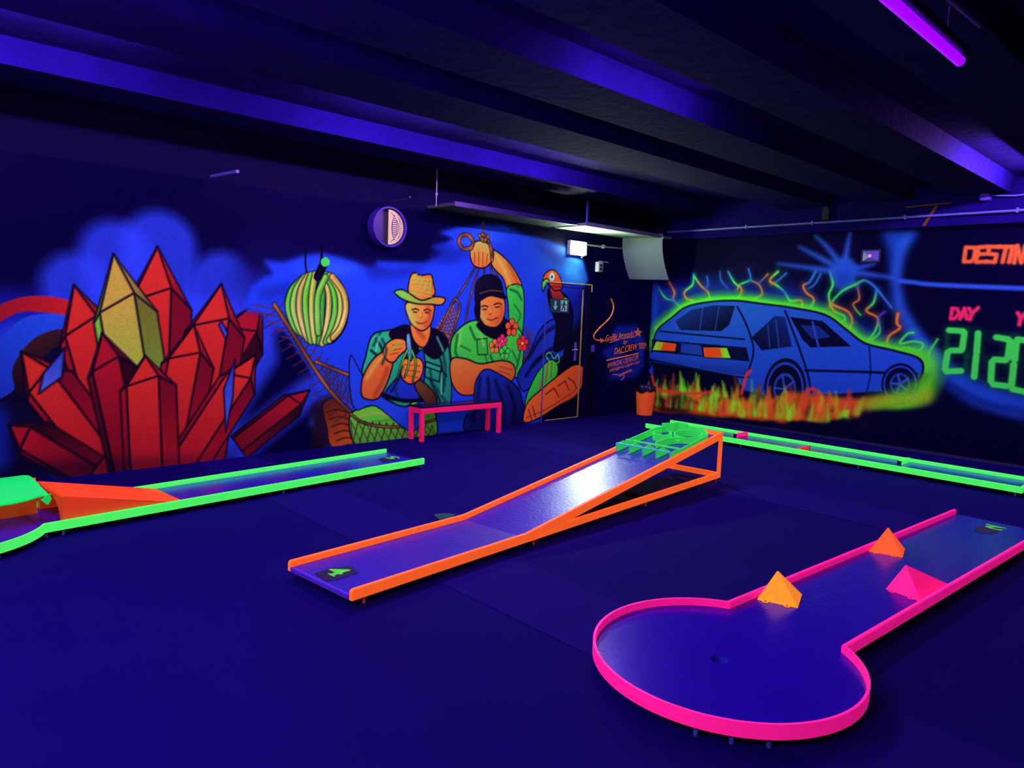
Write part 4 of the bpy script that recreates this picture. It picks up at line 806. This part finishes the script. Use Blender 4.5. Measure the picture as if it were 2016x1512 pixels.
fz = MB().add([(-.03, -.10, 0), (-.03, .10, 0), (-.03, .10, .13), (-.03, -.10, .13), (-.06, 0, .055)], [(0, 1, 4), (1, 2, 4), (2, 3, 4), (3, 0, 4), (3, 2, 1, 0)]); fz.build('faceted_cover', 'pipe', sn)
MB().box(-.068, -.05, -.016, .016, .045, .08).build('red_light', emis('red_led', (1, .15, .1), 1.2), sn)

# ------------------------------------------------------------------ golf lanes
def bolt(x, y, top, m, parent, r=.010): MB().tube([(x, y, 0.003), (x, y, top)], r, 8).build('leg', m, parent, 0, True)
RZ0, RZ1, BZ = .045, .108, .070
def number(txt, cx_, cy_, w_, h_, rot, parent, z=BZ):
    def flat(co, a, b):
        u = ((co[:, 0] - a[0]) / (b[0] - a[0]) - .5) * w_; v = ((co[:, 1] - a[1]) / (b[1] - a[1]) - .5) * h_
        return np.stack([cx_ + u * math.cos(rot) - v * math.sin(rot), cy_ + u * math.sin(rot) + v * math.cos(rot), z + .004 + co[:, 2] * .2], 1)
    return lettering(txt, None, None, None, parent, 0, 'number', 'stickergreen', .02, flat)
# --- orange ramp lane
L4 = thing('golf_lane', 'orange-railed golf lane with a raised ramp and lane number 4', 'golf lane', (1.972, 3.612, 0), math.radians(5.13), 'golf lanes')
LX, KX, HW, RH = 4.47, 1.47, .305, .40
bd = MB().box(.01, KX, -HW + .01, HW - .01, BZ - .02, BZ); bd.build('lane_board', 'bed2', L4)
rb = MB().prism([(KX, BZ - .02), (LX - .02, BZ - .02 + RH), (LX - .02, BZ + RH), (KX, BZ)], -HW + .01, HW - .01, 'y'); rb.build('ramp_board', 'bed2', L4)
for s, in ((-1,), (1,)):
    a, b = (s * HW - .013, s * HW + .013)
    q = [(0, RZ0), (KX + .04, RZ0), (LX, RZ0 + RH - .005), (LX, RZ1 + RH), (KX, RZ1), (.012, RZ1), (0, RZ1 - .012)]
    MB().prism(q, a, b, 'y').build('side_rail', 'orange', L4, .003)
    q = [(KX + .03, RZ0), (LX, RZ0), (LX, RZ0 + .055), (KX + .42, RZ0 + .055)]
    MB().prism(q, a, b, 'y').build('lower_rail', 'orange', L4, .002)
    MB().box(LX - .045, LX, a, b, RZ0 + .05, RZ0 + RH).build('end_post', 'orange', L4, .002)
MB().box(LX - .03, LX, -HW + .013, HW - .013, RZ0 + RH, RZ1 + RH).build('end_rail', 'orange', L4, .003)
MB().box(LX - .03, LX, -HW + .013, HW - .013, RZ0, RZ0 + .05).build('cross_bar', 'orange', L4)
for x in (2.35, 3.1): MB().box(x, x + .05, -HW + .013, HW - .013, RZ0, RZ0 + .045).build('cross_bar', 'darkmetal', L4)
MB().box(.0, .02, -HW + .013, HW - .013, BZ - .028, BZ + .002).build('front_edge', 'violet', L4, .004)
for x in (.10, 1.57, 3.08, 4.42):
    for s in (-1, 1): bolt(x, s * (HW - .012), RZ0 + .01, 'legpink', L4)
MB().prism([(.05, .11), (.03, -.03), (.08, -.06), (.24, -.05), (.28, .06), (.16, .12)], BZ + .0005, BZ + .0025, 'z').build('number_sticker', 'stickerdark', L4)
number('4', .165, .045, .115, .125, -PI / 2, L4)
MB().box(.098, .108, -.012, .052, BZ + .003, BZ + .0045).build('number_serif', 'stickergreen', L4)
# green maze standing on the ramp's top end
mz = thing('maze_obstacle', 'neon green round maze obstacle with comb front on top of the orange ramp', 'obstacle', (1.972 + 4.0 * .996 - 0 * .09, 3.612 + 4.0 * .0894, 0), math.radians(5.13))
sl = math.atan2(RH, LX - KX); MR = Matrix.Translation((0, 0, BZ + RH * (4.0 - KX) / (LX - KX))) @ Matrix.Rotation(-sl, 4, 'Y')
def mzp(mb, nm, m='green2'): return mb.xf(MR).build(nm, m, mz, 0, False)
hh = .068; R_ = HW - .02
MB()
arc = [(.14 + .27 * math.cos(a), R_ * math.sin(a)) for a in [PI / 2 - PI * i / 28 for i in range(29)]]
wall_ = [(-.50, R_), (-.2, R_)] + arc + [(-.2, -R_), (-.50, -R_)]
mzp(MB().ribbon(wall_, .012, .001, hh), 'outer_wall', 'maze')
mzp(MB().ribbon([(.16 + .135 * math.cos(2 * PI * k / 28), -.10 + .135 * math.sin(2 * PI * k / 28)) for k in range(28)], .012, .001, hh, True), 'round_cup', 'maze')
mzp(MB().ribbon([(.06 + .09 * math.cos(a), .13 + .09 * math.sin(a)) for a in [PI * .2 + 1.7 * PI * i / 24 for i in range(25)]], .012, .001, hh, False), 'curved_wall', 'maze')
mzp(MB().ribbon([(-.25, .02), (-.12, .0), (-.02, -.05), (.03, -.12)], .012, .001, hh), 'guide_wall', 'maze')
mzp(MB().ribbon([(.28, .26), (.34, .16), (.40, .11), (.37, .02)], .012, .001, hh + .03), 'guide_wall', 'maze')
for k in range(5):
    y = -R_ + 2 * R_ * k / 4
    mzp(MB().prism([(-.52, .001), (-.27, .001), (-.40, .078), (-.52, .078)], y - .004, y + .004, 'y'), 'comb_fin', 'maze')
    mzp(MB().box(-.526, -.520, y - .007, y + .007, .001, .080), 'fin_edge', 'fringe')
mzp(MB().box(-.53, -.515, -R_, R_, .076, .088), 'comb_bar', 'fringe')
mzp(MB().box(-.36, -.345, -R_, R_, .066, .080), 'comb_bar', 'maze')
mzp(MB().prism([(-.02, -.02), (.08, -.06), (-.03, -.11)], .03, .042, 'z'), 'pointer_flap', 'maze')

# --- lane 5 with tunnel
A5 = math.radians(5.2)
L5 = thing('golf_lane', 'green-railed golf lane in front of the red crystal mural, lane number 5', 'golf lane', (1.0, 5.545, 0), A5, 'golf lanes')
W5, N5 = .605, 3.385
MB().box(0, N5 - .01, .012, W5 - .012, BZ - .02, BZ).build('lane_board', 'bed', L5)
C5 = (-.52, W5 / 2); R5 = .605
a0 = math.asin(W5 / 2 / R5)
circ = [(C5[0] + R5 * math.cos(a), C5[1] + R5 * math.sin(a)) for a in [a0 + (2 * PI - 2 * a0) * i / 64 for i in range(65)]]
MB().prism(circ, BZ - .02, BZ, 'z').build('round_board', 'bed', L5)
for y in (0, W5): MB().box(0, N5, y - .013, y + .013, RZ0, RZ1).build('side_rail', 'green', L5, .004)
MB().ribbon(circ, .014, RZ0, RZ1).build('round_rail', 'green', L5)
MB().box(N5 - .03, N5, .013, W5 - .013, BZ - .022, BZ - .002).build('front_edge', 'darkmetal', L5)
for x in (.02, .12, 1.80, 3.36):
    for y in (.014, W5 - .014): bolt(x, y, RZ0 + .01, 'legblue', L5)
for a in (-2.2, -1.2, 1.6, 3.0): bolt(C5[0] + .58 * math.cos(a), C5[1] + .58 * math.sin(a), BZ - .015, 'legblue', L5)
MB().prism([(3.05, .24), (3.22, .24), (3.32, .31), (3.32, .40), (3.10, .38)], BZ + .0005, BZ + .0025, 'z').build('number_sticker', 'stickerdark', L5)
number('5', 3.25, .33, .11, .12, PI / 2, L5)
def at5(x, y): return (1.0 + x * math.cos(A5) - y * math.sin(A5), 5.545 + x * math.sin(A5) + y * math.cos(A5), BZ)
tw = thing('wedge_obstacle', 'neon orange wedge with arched tunnel on the green lane below the red crystals', 'obstacle', at5(.13, .018), A5)
TL, TW, TH = .84, .565, .200
# wedge shell: top, near side, far side, front with arch
tp = MB().prism([(0, TH), (TL, .004), (TL, 0.0005), (0, TH - .008)], 0, TW, 'y'); tp.build('top_slope', 'orange2', tw)
for y, nm in ((0, 'near_side'), (TW - .006, 'far_side')): MB().prism([(0, .0005), (TL - .02, .0005), (0, TH - .008)], y, y + .006, 'y').build(nm, 'orange2', tw)
ar = [(.06 + (TW - .12) / 2 * (1 - math.cos(PI * i / 20)), .002 + (TH - .03) * math.sin(PI * i / 20)) for i in range(21)]
fv = MB(); outl = [(0.0, .002), (0, TH - .008), (TW, TH - .008), (TW, .002)]
fv.prism([(0, .002), (0, TH - .008)] + [(TW / 2, TH - .008)] + [q for q in ar[10::-1]], -.006, .0, 'x')
fv.prism([(TW / 2, TH - .008), (TW, TH - .008), (TW, .002)] + [q for q in ar[:9:-1]], -.006, .0, 'x')
fv.build('arched_front', 'orange2', tw)
tb = MB(); gr = [[(x, q[0], q[1]) for q in ar] for x in (0, .16)]
tb.sheet(gr, .004, (0, 0, 1)); tb.build('tunnel_lining', 'orange2', tw, 0, True)
hd_ = thing('hood_obstacle', 'neon green curved hood over the round end of the green lane', 'obstacle', at5(-.63, .018), A5)
pf = [(.45, .270), (.42, .284), (.38, .288), (.33, .280), (.28, .262), (.23, .236), (.18, .206), (.14, .186)]
ends = (.60, .635, .655, .665, .675, .685, .70, .712)
rows = [[(ends[k_] * i / 14, y, z) for k_, (y, z) in enumerate(pf)] for i in range(15)]
MB().sheet(rows, .006, (0, -.3, .95)).build('hood_sheet', 'green2', hd_, 0, True)
MB().prism([(0, .03), (.50, .07), (.56, .09), (.64, .14), (.735, .175), (.66, .19), (0, .18)], .180, .187, 'z').build('front_lip', 'green2', hd_)
MB().box(0, .71, .41, .418, .001, .262).build('back_wall', 'orange2', hd_)
MB().prism([(.66, .165), (.712, .20), (.725, .16), (.705, .125), (.69, .13)], .13, .137, 'y').build('end_tab', 'green2', hd_)
# --- green lane by the right wall
L3 = thing('golf_lane', 'long straight green-railed golf lane along the car mural', 'golf lane', (8.38, 1.55, 0), 0, 'golf lanes')
N3 = 4.47
MB().box(.012, .60, .0, N3 - .02, BZ - .02, BZ).build('lane_board', 'bed', L3)
for x in (0, .605): MB().box(x - .013, x + .013, 0, N3, RZ0, RZ1).build('side_rail', 'green', L3, .004)
MB().box(.013, .592, 0, .026, RZ0, RZ1).build('end_rail', 'green', L3, .004)
for y in (.06, 1.55, 3.0, 4.4):
    for x in (.014, .592): bolt(x, y, RZ0 + .01, 'legblue', L3)
for nm, x0, y, m, lb, flip in (('barrier_block', 8.65, 4.78, 'pink2', 'small pink-red barrier block by the far rail of the green lane', 0), ('barrier_block', 8.395, 3.80, 'red', 'small red barrier block on the near rail side of the green lane', 1), ('barrier_block', 8.65, 2.76, 'green', 'small green barrier block by the far rail of the green lane', 0)):
    b = thing(nm, lb, 'barrier', (x0, y, BZ), .02, 'barrier blocks on the green lane')
    MB().box(.0, .32 if not flip else .26, -.02, .02, .0, .048).build('bar', m, b, .003)
    MB().box(-.012 if not flip else .26, .0 if not flip else .272, -.021, .021, 0, .049).build('end_cap', 'dark', b)
# --- pink lane
A2 = math.radians(-3.25)
L2 = thing('golf_lane', 'pink-railed golf lane with round end and cup hole, lane number 2', 'golf lane', (2.975, 1.622, 0), A2, 'golf lanes')
R2, W2, E2 = .605, .318, 3.86
jx = math.sqrt(R2 ** 2 - W2 ** 2)
a0 = math.asin(W2 / R2)
circ2 = [(R2 * math.cos(a), R2 * math.sin(a)) for a in [a0 + (2 * PI - 2 * a0) * i / 80 for i in range(81)]]
HC, HR = (-.035, 0), .040
bdm = bmesh.new()   # round board with a cup hole
o_v = [bdm.verts.new((q[0] * .985, q[1] * .985, BZ)) for q in circ2]
h_v = [bdm.verts.new((HC[0] + HR * math.cos(2 * PI * k / 28), HC[1] + HR * math.sin(2 * PI * k / 28), BZ)) for k in range(28)]
es = [bdm.edges.new((o_v[i], o_v[(i + 1) % len(o_v)])) for i in range(len(o_v))] + [bdm.edges.new((h_v[i], h_v[(i + 1) % 28])) for i in range(28)]
bmesh.ops.triangle_fill(bdm, edges=es, use_beauty=True)
ret = bmesh.ops.extrude_face_region(bdm, geom=list(bdm.faces))
for v in [x for x in ret['geom'] if isinstance(x, bmesh.types.BMVert)]: v.co.z -= .02
bmesh.ops.recalc_face_normals(bdm, faces=bdm.faces)
me = bpy.data.meshes.new('round_board'); bdm.to_mesh(me); bdm.free(); me.materials.append(M_['bed']); rbo = bpy.data.objects.new('round_board', me); COL.objects.link(rbo); rbo.parent = L2
MB().lathe([(0, .018), (HR - .002, .018), (HR - .002, .014), (0, .014)], HC, 28).build('cup_bottom', 'bag', L2)  # bottom coloured near black so the hole reads as shaded
cup = MB().lathe([(HR - .001, BZ - .001), (HR - .001, .012), (HR + .003, .012), (HR + .003, BZ - .021)], HC, 28, True); cup.build('cup_liner', 'holeblue', L2, 0, True)
MB().box(jx - .008, E2, -W2 + .01, W2 - .01, BZ - .02, BZ).build('lane_board', 'bed', L2)
for s in (-1, 1): MB().box(jx - .005, E2, s * W2 - .012, s * W2 + .012, RZ0, RZ1).build('side_rail', 'pink', L2, .004)
MB().ribbon(circ2, .012, RZ0, RZ1).build('round_rail', 'pink', L2)
for x in (.75, 2.2, 3.75):
    for s in (-1, 1): bolt(x, s * (W2 - .016), RZ0 + .01, 'legblue', L2)
for a in (3.55, 3.78, 4.02, 5.4, 2.4, 1.6): bolt(.588 * math.cos(a), .588 * math.sin(a), BZ - .015, 'legblue', L2)
MB().prism([(3.55 + .15 * math.cos(2 * PI * k / 16), -.02 + .075 * math.sin(2 * PI * k / 16)) for k in range(16)], BZ + .0005, BZ + .0025, 'z').build('number_sticker', 'stickerdark', L2)
number('2', 3.66, -.03, .14, .12, PI / 2, L2)
MB().box(3.43, 3.47, -.06, .04, BZ + .0026, BZ + .004).build('sticker_stripe', 'teal', L2)
MB().box(E2 - .02, E2, -W2 + .012, W2 - .012, BZ - .026, BZ - .0005).build('front_edge', 'darkmetal', L2)
def pyramid(base, apex, m, label):
    c = (sum(q[0] for q in base) / 4, sum(q[1] for q in base) / 4)
    t = thing('pyramid_obstacle', label, 'obstacle', (c[0], c[1], BZ + .0005), 0, 'pyramid obstacles on the pink lane')
    b = [(q[0] - c[0], q[1] - c[1], 0) for q in base]; a = (apex[0] - c[0], apex[1] - c[1], apex[2] - BZ)
    MB().add(b + [a], [(3, 2, 1, 0), (0, 1, 4), (1, 2, 4), (2, 3, 4), (3, 0, 4)]).build('pyramid_shell', m, t, .003)
    d = Vector((b[1][0] - b[0][0], b[1][1] - b[0][1], 0)); n = Vector((-d.y, d.x, 0)).normalized()
    if n.x > 0: n = -n
    for k in (.22, .74):
        p = Vector(b[0]) + d * k; u = d.normalized()
        q = [p - u * .022, p + n * .022 - u * .012, p + n * .022 + u * .012, p + u * .022]
        MB().prism([(v.x, v.y) for v in q], .001, .007, 'z').build('screw_tab', m, t)
        MB().tube([tuple(p + n * .012 + Vector((0, 0, .006))), tuple(p + n * .012 + Vector((0, 0, .0085)))], .006, 8).build('screw', 'dark', t)
pyramid([(3.743, 1.868), (3.815, 1.66), (4.03, 1.735), (3.975, 1.868)], (3.905, 1.835, .215), 'amber', 'weathered amber orange pyramid nearest the round end of the pink lane')
pyramid([(5.172, 1.795), (5.233, 1.592), (5.45, 1.65), (5.42, 1.78)], (5.36, 1.745, .222), 'tangerine', 'plain tangerine pyramid by the left rail of the pink lane')
pyramid([(4.517, 1.454), (4.473, 1.245), (4.924, 1.225), (4.90, 1.45)], (4.66, 1.40, .205), 'pink2', 'long pink pyramid against the right rail of the pink lane')

# ------------------------------------------------------------------ bench, bin, scrap
bn_ = thing('bench', 'dark-topped bench with rose painted legs in front of the hammock mural', 'bench', (5.19, 7.02, 0), math.radians(-1))
BW, BD, BH, q_ = 1.30, .27, .43, .05
for x in (0, BW - q_):
    for y in (0, BD - .045): MB().box(x, x + q_, y, y + .045, 0, BH - .02).build('leg', 'rose', bn_, .003)
MB().box(q_, BW - q_, 0, .03, BH - .085, BH - .02).build('apron', 'rose', bn_, .003); MB().box(q_, BW - q_, BD - .03, BD, BH - .085, BH - .02).build('apron', 'rose', bn_, .003)
for x in (0, BW - .045): MB().box(x, x + .045, .045, BD - .045, BH - .085, BH - .02).build('end_rail', 'rose', bn_, .003)
for k in range(4): MB().box(-.002, BW + .002, k * BD / 4 + .004, (k + 1) * BD / 4 - .002, BH - .02, BH).build('seat_slat', 'wood', bn_, .003)
wb = thing('waste_bin', 'orange plastic waste bin with black liner in the corner by the car mural', 'bin', (9.73, 7.03, 0))
MB().lathe([(0, .004), (.118, .004), (.122, 0), (.128, .02), (.158, .40), (.162, .415), (.156, .415), (.150, .39), (.118, .03), (0, .03)], n=36).build('tub', 'binorange', wb, 0, True)
lv = MB(); n = 36; prof = [(.146, .30), (.152, .43), (.160, .475), (.168, .47), (.172, .43), (.171, .385)]
vv = []; ff = []
for i, (r, z) in enumerate(prof):
    for k in range(n):
        a = 2 * PI * k / n; wv = .006 * math.sin(5 * a + i) + .004 * math.sin(11 * a)
        vv.append(((r + wv * (i > 1)) * math.cos(a), (r + wv * (i > 1)) * math.sin(a), z + (.014 * math.sin(3 * a + 1) + .010 * math.sin(7 * a)) * (i >= 2)))
for i in range(len(prof) - 1):
    for k in range(n): ff.append((i * n + k, i * n + (k + 1) % n, (i + 1) * n + (k + 1) % n, (i + 1) * n + k))
lv.add(vv, ff).build('bin_liner', 'bag', wb, 0, True)
tag(MB().prism([(3.39, 4.32), (3.49, 4.29), (3.58, 4.36), (3.52, 4.43), (3.43, 4.45)], .001, .010, 'z').build('paper_scrap', 'teal', None, .002), 'dull teal scrap lying on the carpet behind the orange lane', 'scrap')
